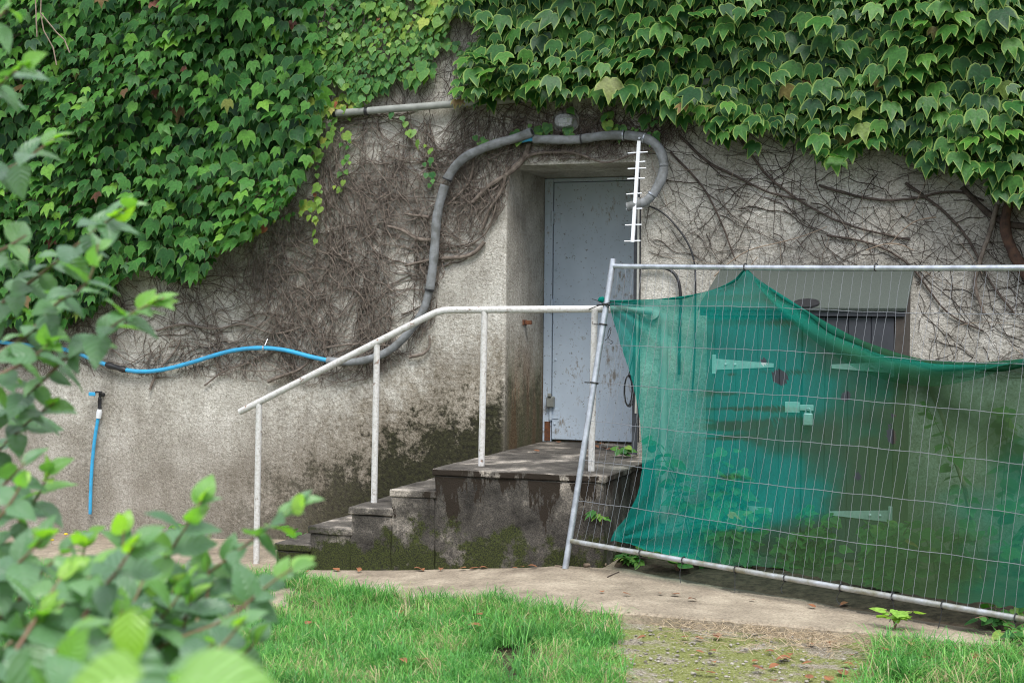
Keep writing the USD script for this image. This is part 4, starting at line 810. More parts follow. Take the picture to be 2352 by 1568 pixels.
# ---- bare ivy stems over the concrete
def wander(px, py, ang, length, step, turn, pull, target, rr):
    pts = [(px, py)]; a = ang
    for _ in range(int(length/step)):
        a += rr.normal(0, turn); a += pull*math.sin(target-a); px += math.cos(a)*step; py += math.sin(a)*step; pts.append((px, py))
    return pts
def twigs(parent, m, starts, rr, length, r, turn, pull, target, off, name, limit=None):
    out = []
    for (a, b) in starts:
        L = rr.uniform(*length); tg = target(a, b, rr); pts = wander(a, b, tg+rr.normal(0, .5), L, 9, turn, pull, tg, rr)
        if limit is not None:
            k = [inpoly(np.array([x]), np.array([y]), limit)[0] for x, y in pts]; n = k.index(False) if False in k else len(pts); pts = pts[:n]
        if len(pts) < 4: continue
        o0 = rr.uniform(*off); oo = np.maximum(.004, o0 + np.cumsum(rr.normal(0, .004, len(pts))))
        P = np.array([on_y(x, y, -o) for (x, y), o in zip(pts, oo)])
        r0 = rr.uniform(*r); out.append(tube(P, r0*np.linspace(1, .4, len(P)), 3, False))
    obj(name, out, m, parent, kind='stuff')
rr = np.random.default_rng(77)
LT = [(-200, 640), (230, 650), (480, 560), (640, 470), (735, 300), (760, 262), (1180, 232), (1560, 240), (1600, 300), (1490, 365), (1180, 378), (1165, 470), (1110, 560), (1010, 650), (1000, 740), (940, 835), (830, 880), (740, 895), (520, 870), (330, 870), (-200, 860)]
down = lambda a, b, r: math.pi/2 + r.normal(0, .30) + (0.25 if a > 1000 else 0)
anyd = lambda a, b, r: r.uniform(0, 2*math.pi)
side = lambda a, b, r: r.normal(0.15, .35) + (math.pi if r.random() < .5 else 0)
q = poisson(LT, 8.5, 90000); dens_ = fbm(np.column_stack([q[:, 0]/26, q[:, 1]/140, q[:, 0]*0]), 3, 15) + .16*np.clip((700-q[:, 1])/400, -.6, .6)
qd = q[dens_ > .53]
twigs(lv, 'bark_grey', qd, rr, (60, 180), (.0018, .0042), .32, .14, down, (.006, .045), 'bare_stems', LT)
twigs(lv, 'bark_dark', qd[::3], rr, (50, 150), (.0016, .0036), .32, .12, down, (.004, .02), 'bare_stems', LT)
twigs(lv, 'bark_grey', q[::9], rr, (80, 260), (.0022, .0060), .22, .10, side, (.004, .025), 'bare_stems', LT)
twigs(lv, 'bark_grey', qd[::16], rr, (60, 140), (.001, .0016), .36, .0, anyd, (.03, .10), 'bare_stems', LT)
UT = [(660, -100), (1130, -100), (1200, 60), (1150, 240), (740, 262)]
q = poisson(UT, 13); twigs(cr, 'bark_dark', q, rr, (60, 170), (.0012, .0028), .28, .10, down, (.005, .04), 'bare_stems', UT)
DK = [(1040, 240), (1640, 240), (1640, 330), (1500, 330), (1200, 330), (1040, 300)]
q = poisson(DK, 13); twigs(rv, 'bark_dark', q, rr, (60, 150), (.0012, .003), .28, .08, down, (.005, .05), 'bare_stems', DK)
RTP = [(1480, 290), (1600, 270), (2400, 380), (2600, 460), (2600, 900), (2110, 860), (2100, 620), (1640, 620), (1480, 600)]
diag = lambda a, b, r: (0.62 if r.random() < .72 else 2.2) + r.normal(0, .25)
q = poisson(RTP, 44); twigs(rv, 'bark_dark', q, rr, (120, 420), (.0018, .004), .20, .07, diag, (.003, .014), 'bare_stems', RTP)
q = poisson(RTP, 24); twigs(rv, 'bark_dark', q, rr, (60, 220), (.0010, .0024), .24, .05, lambda a, b, r: r.choice([.6, 1.5, 2.4, .1])+r.normal(0, .3), (.002, .010), 'bare_stems', RTP)
q = poisson(RTP, 110); twigs(rv, 'twig_tan', q, rr, (100, 240), (.0016, .003), .10, .02, lambda a, b, r: r.uniform(0, 2*math.pi), (.03, .09), 'bare_stems', RTP)
def stem(parent, m, pts, r0, r1, off=.03):
    P = wpath(pts, 40, off); P = P + .006*(np.stack([fbm(P*8, 3, k) for k in (1, 2, 3)], 1)-.5)*2
    rad = np.linspace(r0, r1, 40)*(1+.18*(fbm(P*14, 3, 4)-.5)*2)
    obj('stem', tube(P, rad, 8), m, parent, smooth=50)
for pts, r0, r1 in (([(1215, 330), (1200, 370), (1165, 400), (1115, 435), (1085, 465)], .020, .014), ([(1165, 385), (1150, 440), (1125, 480), (1108, 525)], .014, .010), ([(1177, 388), (1210, 360), (1260, 350), (1320, 349)], .015, .009),
                    ([(1290, 345), (1350, 362), (1390, 374), (1440, 360), (1490, 345)], .009, .006), ([(1112, 556), (1090, 580), (1040, 592), (990, 597), (930, 610)], .016, .009), ([(1000, 552), (950, 545), (925, 530), (890, 520)], .017, .010),
                    ([(1140, 470), (1110, 540), (1060, 570)], .007, .005), ([(1090, 345), (1075, 420), (1030, 470)], .012, .009), ([(985, 500), (955, 495), (930, 490)], .013, .009), ([(940, 820), (985, 800), (985, 770)], .012, .008), ([(615, 875), (650, 862), (700, 840), (720, 800)], .014, .007),
                    ([(345, 895), (365, 850), (395, 815), (415, 780)], .011, .008), ([(360, 760), (420, 745), (500, 755), (560, 745), (620, 765), (690, 752)], .008, .006), ([(740, 800), (820, 790), (900, 795)], .008, .006), ([(470, 885), (520, 850), (560, 838)], .007, .005)):
    stem(lv, 'bark_grey', pts, r0, r1)
for pts, r0, r1 in (([(1880, 425), (1990, 455), (2100, 455), (2190, 440), (2260, 460)], .009, .007), ([(2210, 430), (2260, 480), (2300, 508), (2352, 520), (2460, 540)], .018, .022), ([(1560, 310), (1640, 380), (1700, 410), (1760, 440), (1850, 460)], .010, .006), ([(1700, 320), (1760, 400), (1850, 470), (1960, 520), (2090, 550)], .009, .006),
                    ([(1540, 350), (1620, 440), (1660, 520), (1690, 600)], .008, .005), ([(2080, 420), (2160, 480), (2230, 560), (2270, 640), (2330, 720)], .010, .006), ([(1900, 540), (2000, 560), (2090, 610), (2180, 720), (2260, 760)], .008, .005)):
    stem(rv, 'bark_dark', pts, r0, r1, .018)
stem(rv, 'bark_red', [(2330, 440), (2310, 500), (2318, 560), (2345, 610), (2380, 660), (2420, 720)], .030, .040, .06)
stem(rv, 'bark_grey', [(2290, 470), (2265, 560), (2240, 650), (2260, 720)], .018, .010, .04)
for pts in ([(1640, 635), (1720, 575), (1800, 555), (1900, 520)], [(1650, 700), (1700, 640), (1740, 590)], [(1990, 575), (2060, 560), (2100, 575)], [(2150, 500), (2100, 510), (2045, 560)]):
    stem(rv, 'twig_tan', pts, .005, .003, .07)
bt = thing('bare_hanging_twig', 'thin bare grey twig hanging in front of the ivy at top left', 'twig')
obj('twig', [tube(np.array([far(x, y, 8.6) for x, y in s_]), .004, 6) for s_ in ([(97, -60), (93, 30), (100, 70), (122, 110), (130, 150)], [(93, 30), (130, 75), (148, 92), (160, 122)], [(80, -40), (83, 40), (85, 85)])], 'twig_tan', bt, smooth=True)

# ================================================================== plants at the foot of things
def plant(name, label, cat, base, stems, lsize, m, seed, spread=.12, height=.14, protos=None, per=3, group=None, stalk='shrub_bark'):
    rr = np.random.default_rng(seed); base = np.asarray(base, float); t = thing(name, label, cat, group, base); tb, P, T_, N_ = [], [], [], []
    for k in range(stems):
        a = rr.uniform(0, 2*np.pi); e = base + [math.cos(a)*spread*rr.uniform(.3, 1), math.sin(a)*spread*rr.uniform(.3, 1), height*rr.uniform(.4, 1)]
        s_ = spline([base, base*.55+e*.45+[0, 0, height*.3], e], 8); tb.append(tube(s_, .0022, 4, False))
        for j in range(per):
            q_ = s_[7-j*2]; b = a + rr.normal(0, .9)+(j % 2)*1.6; P.append(q_); T_.append([math.cos(b), math.sin(b), rr.normal(-.15, .25)]); N_.append([rr.normal(0, .3), rr.normal(-.35, .3), 1.])
    n = len(P); obj('stalk', tb, stalk, t)
    leaves(t, m, protos or HEART, np.array(P), np.array(T_), np.array(N_), lsize*rr.uniform(.6, 1.15, n), rr.uniform(0, .85, n), list(range(min(n, 40))))
    return t
plant('weed', 'broad-leaved green weed growing beside the lowest steps by the wall', 'weed', [on_y(690, 1225, -.9)[0], -.9, g(-1, -.9)], 7, .10, 'weed_leaf', 1, .10, .22, [IVY[3]], 2)
plant('weed', 'low dark green weed at the foot of the wall left of the first handrail post', 'weed', list(on_y(405, 1225, -.12)[:2])+[float(g(-2.5, 0))], 9, .06, 'weed_leaf', 2, .14, .16)
plant('weed', 'small green weed on the landing by the right edge of the door', 'weed', [on_y(1432, 1042, -.12)[0], -.15, H0], 5, .06, 'weed_leaf', 3, .09, .08)
plant('weed', 'green seedling growing under the bottom rail beside the corner of the landing', 'weed', on_ground(1440, 1300), 8, .075, 'weed_leaf', 4, .12, .12, IVY[:2])
plant('weed', 'weed with broad yellowing and reddish leaves under the bottom rail of the fence', 'weed', on_ground(1555, 1318), 6, .10, 'bramble_leaf', 5, .13, .15, HEART, 2)
plant('weed', 'pale yellow-green weed on the corner of the gravel beneath the fence', 'weed', on_ground(2055, 1445), 7, .065, 'pale_weed_leaf', 6, .09, .11, HEART, 2)
plant('weed', 'three-leaved green weed by the kerb near the right border of the photo', 'weed', on_ground(2285, 1445), 10, .06, 'weed_leaf', 7, .14, .12, HEART, 3)
plant('weed', 'grey-green low weed in the bottom right corner beside the grass', 'weed', on_ground(2350, 1475), 10, .06, 'weed_leaf', 8, .14, .08, HEART, 3)
plant('weed', 'tiny green sprout on the path crack below the end of the blue hose', 'weed', list(on_y(215, 1190, -.1)[:2])+[float(g(-3.4, 0))], 6, .035, 'weed_leaf', 9, .10, .06)
plant('weed', 'sprig of green leaves growing from the face of the landing corner', 'weed', [LX1-.02, LY-.005, .26], 4, .06, 'weed_leaf', 10, .06, .09, IVY[:2], 2)
# brambles and shrubs behind the net
def bramble(name, label, px0, px1, y0, y1, hmin, hmax, ns, seed, lsize=.075):
    rr = np.random.default_rng(seed); t = thing(name, label, 'bramble'); tb, P, T_, N_ = [], [], [], []
    for k in range(ns):
        x = rr.uniform(px0, px1); y = rr.uniform(y0, y1); h = rr.uniform(hmin, hmax); a = rr.uniform(0, 2*np.pi); b0 = np.array([x, y, 0.02])
        lean = .35*h; e = b0 + [math.cos(a)*lean, math.sin(a)*lean*.4, h]; s_ = spline([b0, b0*.5+e*.5+[0, 0, .15*h], e], 16); tb.append(tube(s_, np.linspace(.005, .002, 16), 5, False))
        for j in range(3, 16):
            for w in range(2):
                b = rr.uniform(0, 2*np.pi); o = np.array([math.cos(b), math.sin(b), 0])*.05
                P.append(s_[j]+o*rr.uniform(.2, 1)); T_.append([math.cos(b), math.sin(b), rr.normal(-.3, .3)]); N_.append([rr.normal(0, .4), -.5+rr.normal(0, .3), .9])
    n = len(P); obj('stalk', tb, 'bark_red', t); P = np.array(P); P[:, 1] = np.minimum(P[:, 1], y1+.2)
    leaves(t, 'bramble_leaf', HEART+[IVY[3]], P, np.array(T_), np.array(N_), lsize*rr.uniform(.6, 1.3, n), np.clip(rr.normal(.4, .22, n), 0, 1), list(range(0, n, max(1, n//120)))[:140])
bramble('bramble', 'green bramble leaves between landing and shed behind the netting', 1.55, 1.80, -1.0, -.85, .30, .8, 7, 41, .075)
bramble('bramble', 'low bramble with yellowing leaves in front of the shed doors behind the netting', 1.7, 2.7, -1.35, -1.05, .12, .38, 12, 42, .075)
bramble('bramble', 'tall leafy bramble right of the shed behind the netting', 3.0, 4.2, -1.3, -.5, .4, 1.1, 16, 43, .085)
bramble('bramble', 'low green bramble under the tall one at the right end of the netting', 2.7, 4.2, -1.7, -1.4, .15, .4, 18, 44, .07)
dst = thing('dead_branch', 'long pale dead branch leaning against the wall right of the shed', 'branch')
obj('branch', tube(wpath([(2120, 862), (2165, 960), (2195, 1050), (2215, 1120), (2240, 1250)], 24, [.3, .34, .38, .42, .5]), np.linspace(.010, .016, 24), 8), 'twig_tan', dst, smooth=True)
obj('side_twig', tube(wpath([(2200, 1045), (2260, 1010), (2330, 950)], 12, [.4, .4, .4]), .005, 6), 'twig_tan', dst, smooth=True)

# ================================================================== foreground shrub (out of focus, close to the camera)
def shrub_leaf():
    ny, nx = 13, 7; P, E = [], []
    for j in range(ny):
        t = j/(ny-1); w = .36*math.sin(math.pi*min(1, t**.72))**.85*(1-.25*t) if 0 < t < 1 else .0
        w = max(w, .004); 
        for i in range(nx):
            s = i/(nx-1)*2-1; x = s*w; z = .26*abs(x)-.16*x*x - .32*(t-.25)**2*(1 if t > .25 else 0) + .012*math.sin(9*t*math.pi)*abs(s)
            P.append((x, t, z)); E.append((abs(s), t))
    P = np.array(P).reshape(ny, nx, 3); v, f = grid(P.transpose(1, 0, 2).copy()); E = np.array(E).reshape(ny, nx, 2).transpose(1, 0, 2).reshape(-1, 2)
    return v, f, E
SL = shrub_leaf()
sh = thing('foreground_shrub', 'leafy green shrub with pinkish twigs out of focus close in front at left', 'shrub')
rr = np.random.default_rng(61)
BR = [[(-60, 745, 2.7), (60, 655, 2.65), (150, 585, 2.6), (230, 520, 2.55), (292, 478, 2.5)], [(-40, 965, 2.6), (80, 890, 2.55), (170, 805, 2.5), (250, 755, 2.45), (330, 705, 2.4), (378, 684, 2.4)],
      [(-60, 430, 2.6), (15, 390, 2.6), (70, 358, 2.55), (125, 318, 2.55)], [(-50, 235, 2.5), (10, 185, 2.45), (55, 150, 2.4)], [(-60, 70, 2.5), (10, 25, 2.5), (30, -30, 2.5)],
      [(-60, 1090, 2.7), (10, 1020, 2.65), (70, 965, 2.6), (125, 925, 2.55)], [(-40, 1300, 2.5), (30, 1215, 2.5), (80, 1150, 2.45), (112, 1085, 2.4)], [(-40, 830, 2.5), (60, 770, 2.5), (140, 690, 2.45), (205, 640, 2.4), (225, 560, 2.4)],
      [(160, 1490, 2.2), (290, 1370, 2.2), (370, 1290, 2.15), (430, 1205, 2.1), (462, 1150, 2.1)], [(240, 1500, 2.3), (400, 1370, 2.25), (520, 1285, 2.2), (610, 1215, 2.2), (680, 1160, 2.2)],
      [(220, 1590, 2.0), (400, 1470, 2.0), (520, 1420, 2.0), (620, 1340, 2.0), (672, 1305, 2.)], [(130, 1620, 2.2), (210, 1460, 2.2), (270, 1330, 2.2), (284, 1215, 2.2)], [(-60, 1560, 1.9), (90, 1420, 1.9), (190, 1340, 1.9), (240, 1290, 1.9)],
      [(-80, 1480, 2.1), (40, 1380, 2.1), (110, 1300, 2.1), (170, 1250, 2.1)], [(300, 1640, 1.8), (420, 1540, 1.8), (500, 1490, 1.8), (560, 1420, 1.8)], [(-60, 1660, 1.6), (80, 1540, 1.6), (170, 1450, 1.6)], [(-80, 1180, 2.3), (0, 1120, 2.3), (60, 1060, 2.3)],
      [(350, 1700, 1.15), (390, 1610, 1.15), (415, 1560, 1.15)], [(150, 1720, 1.3), (230, 1570, 1.3), (300, 1470, 1.3)], [(-40, 1740, 1.35), (80, 1600, 1.35), (150, 1530, 1.35)], [(330, 1640, 2.1), (450, 1430, 2.15), (480, 1330, 2.2), (470, 1270, 2.2)],
      [(100, 1640, 1.9), (240, 1520, 1.95), (350, 1440, 2.0), (430, 1340, 2.0)], [(-80, 1400, 2.3), (20, 1300, 2.3), (80, 1230, 2.3)], [(300, 1650, 2.1), (470, 1520, 2.1), (560, 1500, 2.1), (600, 1450, 2.1)], [(-80, 900, 2.4), (0, 860, 2.4), (60, 830, 2.4), (110, 790, 2.35)], [(-60, 600, 2.6), (10, 570, 2.6), (60, 540, 2.6)],
      [(60, 1700, 1.9), (180, 1560, 1.9), (270, 1450, 1.95), (330, 1330, 2.0)], [(-80, 1620, 1.8), (30, 1500, 1.8), (100, 1390, 1.85), (150, 1310, 1.9)], [(200, 1640, 2.3), (330, 1480, 2.3), (420, 1420, 2.3), (540, 1360, 2.3)], [(-60, 1240, 2.2), (20, 1160, 2.2), (50, 1110, 2.2)], [(120, 1700, 2.2), (250, 1560, 2.2), (380, 1520, 2.2), (480, 1500, 2.2)]]
for k in range(16):
    x_, y_, z_ = rr.uniform(-40, 420), rr.uniform(1330, 1560), rr.uniform(1.8, 2.5); a_ = rr.uniform(-1.35, -.5); L_ = rr.uniform(110, 200)
    BR.append([(x_-math.cos(a_)*L_*.7, y_-math.sin(a_)*L_*.7+40, z_), (x_, y_, z_), (x_+math.cos(a_)*L_*.5, y_+math.sin(a_)*L_*.5, z_-.03), (x_+math.cos(a_)*L_*.9, y_+math.sin(a_)*L_*1.0, z_-.05)])
P, T_, N_, S_, C_ = [], [], [], [], []
trunk = far(-260, 900, 2.35); trunk[2] = float(g(trunk[0], trunk[1]))-.05
for bi, b in enumerate(BR):
    q = spline([far(*p) for p in b], 40); d = np.concatenate([[0], np.cumsum(np.linalg.norm(np.diff(q, axis=0), axis=1))])
    L = d[-1]; obj('branch', tube(q, np.linspace(.0042, .0016, 40), 7), 'shrub_bark', sh, smooth=True)
    up_ = np.array([q[0][0]*.5+trunk[0]*.5, q[0][1]*.5+trunk[1]*.5, q[0][2]*.45+trunk[2]*.55-.05])
    obj('stem', tube(spline([trunk+[rr.normal(0, .03), rr.normal(0, .03), 0], up_, q[0]], 20), np.linspace(.010, .0044, 20), 7), 'shrub_bark', sh, smooth=True)
    s = .03 + rr.random()*.02; flip = bi % 2
    while s < L+.002:
        k = min(np.searchsorted(d, s), 39); pos = q[k]; dr = unit(q[min(k+1, 39)]-q[max(k-1, 0)]); tipness = s/L
        sidev = unit(np.cross(dr, [0, 0, 1.])); upv = np.cross(sidev, dr)
        ax = sidev if flip else unit(upv*.5+np.cross(dr, upv)*.2+sidev*.5*rr.choice([-1, 1])); flip = 1-flip
        for sg_ in (-1, 1):
            grow = .45 if tipness < .86 else 1.1
            tp = dr*grow + ax*sg_*(.9 if tipness < .86 else .55) + np.array([0, 0, -.80+.75*tipness]) + rr.normal(0, .18, 3)
            nr = np.array([0, 0, 1.])*.9 + rr.normal(0, .3, 3) + (EYE-pos)/np.linalg.norm(EYE-pos)*.55
            P.append(pos); T_.append(tp); N_.append(nr); S_.append((.066 if tipness < .86 else .044)*rr.uniform(.75, 1.15)); C_.append(int(np.clip(rr.normal(4.5 if tipness < .86 else 11, 3), 0, 15)))
        s += .033*rr.uniform(.8, 1.25)*(1 if tipness < .8 else .6)
for px, py, dp_, sz, c_, tv in ((300, 1400, 1.25, .052, 14, (0, 1.1)), (210, 1490, 1.25, .10, 3, (.7, .5)), (400, 1560, 1.0, .085, 12, (.8, .1)), (60, 1480, 1.4, .08, 3, (.3, 1)), (330, 1545, 1.0, .07, 13, (-.8, .2))):
    P.append(far(px, py, dp_)); T_.append(RT*tv[0]-UP*tv[1]); N_.append(-FW*.7+np.array([0, 0, .8])); S_.append(sz); C_.append(c_)
P, T_, N_, S_ = map(np.array, (P, T_, N_, S_)); V_ = place(SL, P, T_, N_, S_)
keep_ = list(range(len(P))); extra = []
for k in keep_:
    uv = np.stack([SL[2][:, 0], np.clip(SL[2][:, 1], .001, .995)+C_[k]], 1)
    if (k*283//max(1, len(P)) != (k-1)*283//max(1, len(P))) or k >= len(P)-5: obj('leaf', (V_[k], SL[1]), 'shrub_leaf', sh, smooth=True, uv=uv)
    else: extra.append((V_[k], SL[1], uv))
if extra:
    v, f = join([(a, b) for a, b, c in extra]); obj('foliage', (v, f), 'shrub_leaf', sh, smooth=True, uv=np.vstack([c for a, b, c in extra]), kind='stuff')

# ================================================================== grass
def tuft(seed, n, h0, h1, rad, lean):
    rr = np.random.default_rng(seed); vs, fs, us, k = [], [], [], 0
    for _ in range(n):
        a = rr.uniform(0, 2*np.pi); r = rad*math.sqrt(rr.random()); b = np.array([r*math.cos(a), r*math.sin(a), 0]); h = rr.uniform(h0, h1); w = rr.uniform(.0011, .0022)
        d = rr.uniform(0, 2*np.pi); L = h*rr.uniform(.2, lean); dv = np.array([math.cos(d), math.sin(d), 0]); sv = np.array([-dv[1], dv[0], 0]); c = rr.random()
        p0, p1, p2, p3 = b, b+dv*L*.18+[0, 0, h*.5], b+dv*L*.55+[0, 0, h*.85], b+dv*L+[0, 0, h*(1-.25*L/h)]
        vs += [p0-sv*w, p0+sv*w, p1-sv*w, p1+sv*w, p2-sv*w*.7, p2+sv*w*.7, p3]; us += [[t, c] for t in (0, 0, .4, .4, .75, .75, 1)]
        fs += [(k, k+1, k+3), (k, k+3, k+2), (k+2, k+3, k+5), (k+2, k+5, k+4), (k+4, k+5, k+6)]; k += 7
    return np.array(vs), np.array(fs), np.array(us)
def instancer(name, protos, m, pos, rot, scale, label, kind='stuff', category=None):
    pi = UsdGeom.PointInstancer.Define(stage, numbered('/World/'+name)); rel = pi.CreatePrototypesRel(); base = str(pi.GetPath())
    for k, pr in enumerate(protos):
        x = UsdGeom.Xform.Define(stage, base+'/tuft_%03d' % (k+1)); mm = usdkit.mesh(stage, base+'/tuft_%03d/blades' % (k+1), (pr[0], pr[1]), '/World/Looks/'+m, smooth=(len(pr) < 3), uv=pr[2] if len(pr) > 2 else None); mm.CreateDoubleSidedAttr(True)
        rel.AddTarget(x.GetPath())
    n = len(pos); pi.CreatePositionsAttr(Vt.Vec3fArray.FromNumpy(np.asarray(pos, np.float32))); pi.CreateProtoIndicesAttr(Vt.IntArray.FromNumpy((np.arange(n)*7 % len(protos)).astype(np.int32)))
    q = np.zeros((n, 4)); q[:, 0] = np.cos(rot/2); q[:, 3] = np.sin(rot/2)
    pi.CreateOrientationsAttr(Vt.QuathArray([Gf.Quath(float(a), float(b), float(c), float(d)) for a, b, c, d in q]))
    pi.CreateScalesAttr(Vt.Vec3fArray.FromNumpy(np.repeat(np.asarray(scale, np.float32)[:, None], 3, 1)))
    return tag(pi.GetPrim(), label, category, kind=kind)
rr = np.random.default_rng(91)
TF = [tuft(300+k, 42, .03, .075, .055, 1.9) for k in range(6)] + [tuft(400+k, 34, .05, .12, .05, 1.6) for k in range(3)]
n = 22000; gx_ = rr.uniform(-6.0, 5.0, n); gy_ = rr.uniform(-6.4, -1.7, n)
edge = np.interp(gx_, [-7, -2, -.73, -.45, -.175, .315, .93, 1.45, 2.8, 5], [-1.6, -1.66, -1.80, -1.98, -2.26, -2.52, -2.64, -2.64, -2.78, -2.85]) + .22*(fbm(np.column_stack([gx_*2.4, gy_*2.4, gx_*0]), 4, 95)-.55)
pl_, pr_ = patch_edge(gy_); bare = (gx_ > pl_) & (gx_ < pr_+.02)
cov = fbm(np.column_stack([gx_*1.6, gy_*1.6, gx_*0+2]), 4, 97)
ok = (gy_ < edge) & ~bare & (cov > .33)
gx_, gy_, cov = gx_[ok], gy_[ok], cov[ok]
gz_ = g(gx_, gy_) - .075 + .02*(fbm(np.stack([gx_*1.5, gy_*1.5, gx_*0], -1), 3, 2)-.5) + .045*(gy_ > -2.6) + .06*np.clip(fbm(np.column_stack([gx_*3, gy_*3, gx_*0]), 3, 99)-.45, 0, 1)
gz_ = np.where(gy_ > -2.58, g(gx_, gy_)-.004, gz_)
nl = 600; lx_ = rr.uniform(-3.5, 4.2, nl); ly_ = np.interp(lx_, [-7, -2, -.73, -.45, -.175, .315, .93, 1.45, 2.8, 5], [-1.6, -1.66, -1.80, -1.98, -2.26, -2.52, -2.64, -2.64, -2.78, -2.85]) - np.abs(rr.normal(0, .22, nl)) + .03
nl2 = 420; lx_ = np.concatenate([lx_, rr.uniform(-2.5, 4, nl2)]); ly_ = np.concatenate([ly_, rr.uniform(-5, -2.8, nl2)])
a_, b_ = patch_edge(ly_); ok = ~((lx_ > a_-.02) & (lx_ < b_+.02)); ok &= fbm(np.column_stack([lx_*2.2, ly_*2.2, lx_*0+11]), 3, 61) > .45; lx_, ly_ = lx_[ok], ly_[ok]
instancer('long_grass', [tuft(500+k, 26, .08, .17, .045, 2.2) for k in range(4)], 'grass_blade', np.column_stack([lx_, ly_, g(lx_, ly_)-.045]), rr.uniform(0, 6.28, len(lx_)), rr.uniform(.5, 1.05, len(lx_)), 'longer flopping grass tufts along the edge of the path')
instancer('grass', TF, 'grass_blade', np.column_stack([gx_, gy_, gz_]), rr.uniform(0, 6.28, len(gx_)), .65+.85*cov+rr.normal(0, .12, len(gx_)), 'lush uneven green lawn grass beside the path')
# sparse short grass and moss tufts in the gravel, straw
n = 260; yy_ = rr.uniform(-5.2, -2.65, n); a_, b_ = patch_edge(yy_); xx_ = a_ + (b_-a_)*rr.random(n)
instancer('gravel_stones', [(lambda s: (s.vertices*(1+.5*(fbm(s.vertices*2+k, 2, k)[:, None]-.5))*[1, .8, .5], s.faces))(trimesh.creation.icosphere(1, .012)) for k in range(4)], 'pebble',
          *(lambda m_: (lambda y2: (lambda e: (np.column_stack([e[0]-.1+(e[1]-e[0]+.25)*m_[:, 1], y2, g(0*y2+2, y2)-.056+.008*m_[:, 2]]), m_[:, 3]*6.28, (.16+.8*m_[:, 4]**4)))(patch_edge(y2)))(-2.62-2.6*m_[:, 0]))(rr.random((3500, 5))), 'small pale stones scattered over the mossy gravel')
tb = []
for k in range(420):
    y_ = -2.62-.35*abs(rr.normal(0, .6)); a, b = patch_edge(np.array(y_)); x_ = a+.1+(b-a)*(rr.beta(2.4, 1.6)); d = rr.uniform(0, 6.28); L = rr.uniform(.03, .12); p0 = np.array([x_, y_, float(g(x_, y_))-.045+rr.uniform(0, .03)])
    tb.append(tube(spline([p0, p0+[math.cos(d)*L*.5, math.sin(d)*L*.5, rr.uniform(0, .03)], p0+[math.cos(d+.5)*L, math.sin(d+.5)*L, rr.uniform(-.01, .02)]], 6), .0013, 3, False))
obj('dry_straw', tb, 'straw', kind='stuff', label='tangle of dry grass straw along the kerb')

# ================================================================== litter
def dry_leaf(seed):
    rr = np.random.default_rng(seed); v, f, _ = SL; v = v.copy(); v[:, 0] *= 1.15; c = rr.uniform(1.5, 4.0); v[:, 2] *= .35
    v[:, 2] += .12*np.abs(v[:, 0])*c*.35 + .10*np.sin(v[:, 1]*c+seed); return v, f
spots = []
def ground_z(x, y):
    if y > -2.58: return float(g(x, y))+.006
    return float(g(x, y))-.045
for k in range(26):
    y_ = rr.uniform(-3.6, -2.66); a, b = patch_edge(np.array(y_)); spots.append((a+(b-a)*rr.beta(2, 1.3), y_, None, 'gravel'))
for k in range(13): spots.append((rr.uniform(-1.0, 1.1), -1.40-abs(rr.normal(0, .035)), None, 'steps'))
for k in range(9): spots.append((rr.uniform(1.3, 3.2), -2.0-.25*rr.random(), None, 'fence'))
for k in range(9): spots.append((rr.uniform(.1, .95), rr.choice([-.05, .3, .75])+rr.normal(0, .06), H0+.012, 'landing'))
for k in range(15): spots.append((rr.uniform(-.9, 1.5), rr.uniform(-4.1, -2.75), None, 'grass'))
for k in range(8): spots.append((rr.uniform(2.75, 3.4), rr.uniform(-3.2, -2.85), None, 'grass2'))
lab = {'gravel': 'curled dry brown leaf lying on the mossy gravel', 'steps': 'dry orange-brown leaf lying along the foot of the concrete steps', 'fence': 'dry dark leaf on the damp path under the bottom rail of the fence', 'landing': 'dry brown leaf lying on the landing before the blue door', 'grass': 'fallen brown leaf lying in the lawn left of the gravel', 'grass2': 'fallen brown leaf lying in the grass right of the gravel'}
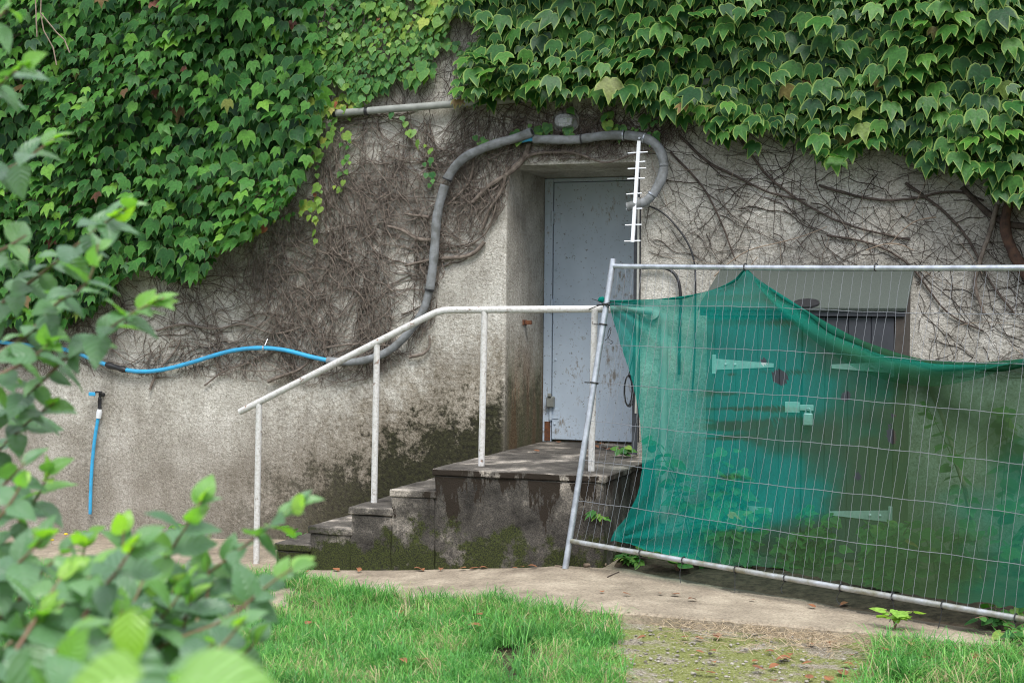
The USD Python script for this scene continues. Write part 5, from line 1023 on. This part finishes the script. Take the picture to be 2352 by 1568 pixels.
for k, (x_, y_, z_, w) in enumerate(spots):
    v, f = dry_leaf(k % 7); s = rr.uniform(.035, .065)*(1.25 if w == 'grass' else 1); a = rr.uniform(0, 6.28); z_ = z_ if z_ is not None else ground_z(x_, y_)+(.05 if w.startswith('grass') else .0)
    v = v*s; v = np.stack([v[:, 0]*math.cos(a)-v[:, 1]*math.sin(a)+x_, v[:, 0]*math.sin(a)+v[:, 1]*math.cos(a)+y_, v[:, 2]+z_+.006], 1)
    v[:, 2] += z_+.004-v[:, 2].min()
    obj('fallen_leaf', (v, f), 'dry_leaf', smooth=True, label=lab[w], cat='leaf', group={'gravel': 'dry leaves on the gravel', 'steps': 'dry leaves at the foot of the steps', 'fence': 'dry leaves under the fence', 'landing': 'dry leaves on the landing', 'grass': 'dry leaves in the lawn', 'grass2': 'dry leaves in the right-hand grass'}[w])
def stick(label, px0, py0, px1, py1, r, m='sticking_wood'):
    a, b = on_ground(px0, py0), on_ground(px1, py1); a[2] += r; b[2] += r; q = spline([a, (a+b)/2+[0, .01, r*.3], b], 12)
    obj('stick', tube(q, np.linspace(r, r*.7, 12)*(1+.1*R.normal(size=12)), 7), m, smooth=True, label=label, cat='stick')
stick('short thick broken stick at the foot of the landing left of the fence post', 1052, 1305, 1072, 1299, .014)
stick('brown stick lying along the foot of the landing just right of the fence post', 1342, 1303, 1392, 1301, .013)
stick('thin twig lying left of the foot of the fence post', 1275, 1301, 1300, 1305, .005, 'twig_tan')
stick('thin dark twig crossing the path below the landing corner', 1395, 1326, 1422, 1314, .004, 'bark_dark')
stick('long dead twig lying across the landing near the right handrail post', 1240, 1060, 1290, 1060, .004, 'bark_dark') if False else None
pu = on_ground(955, 1304); v, f = dry_leaf(3); obj('purple_leaf', (v*.05+pu+[0, 0, .012], f), 'purple_leaf', smooth=True, label='dark purple leaf at the foot of the steps', cat='leaf')
for k, (px, py, lb) in enumerate(((150, 1236, 'small yellow flower in the grass at left, the farther of two'), (118, 1250, 'small yellow flower in the grass at left, the nearer of two'))):
    b = on_ground(px, py); t = thing('yellow_flower', lb, 'flower', loc=b)
    obj('stalk', tube(spline([b+[0, 0, -.03], b+[.005, 0, .03]], 5), .0016, 4), 'straw', t); s = trimesh.creation.icosphere(2, .016); s.apply_scale([1, 1, .45]); s.vertices *= (1+.3*(fbm(s.vertices*150, 2, k)[:, None]-.5)); s.apply_translation(b+[.005, 0, .036]); obj('petals', s, 'yellow_petal', t)
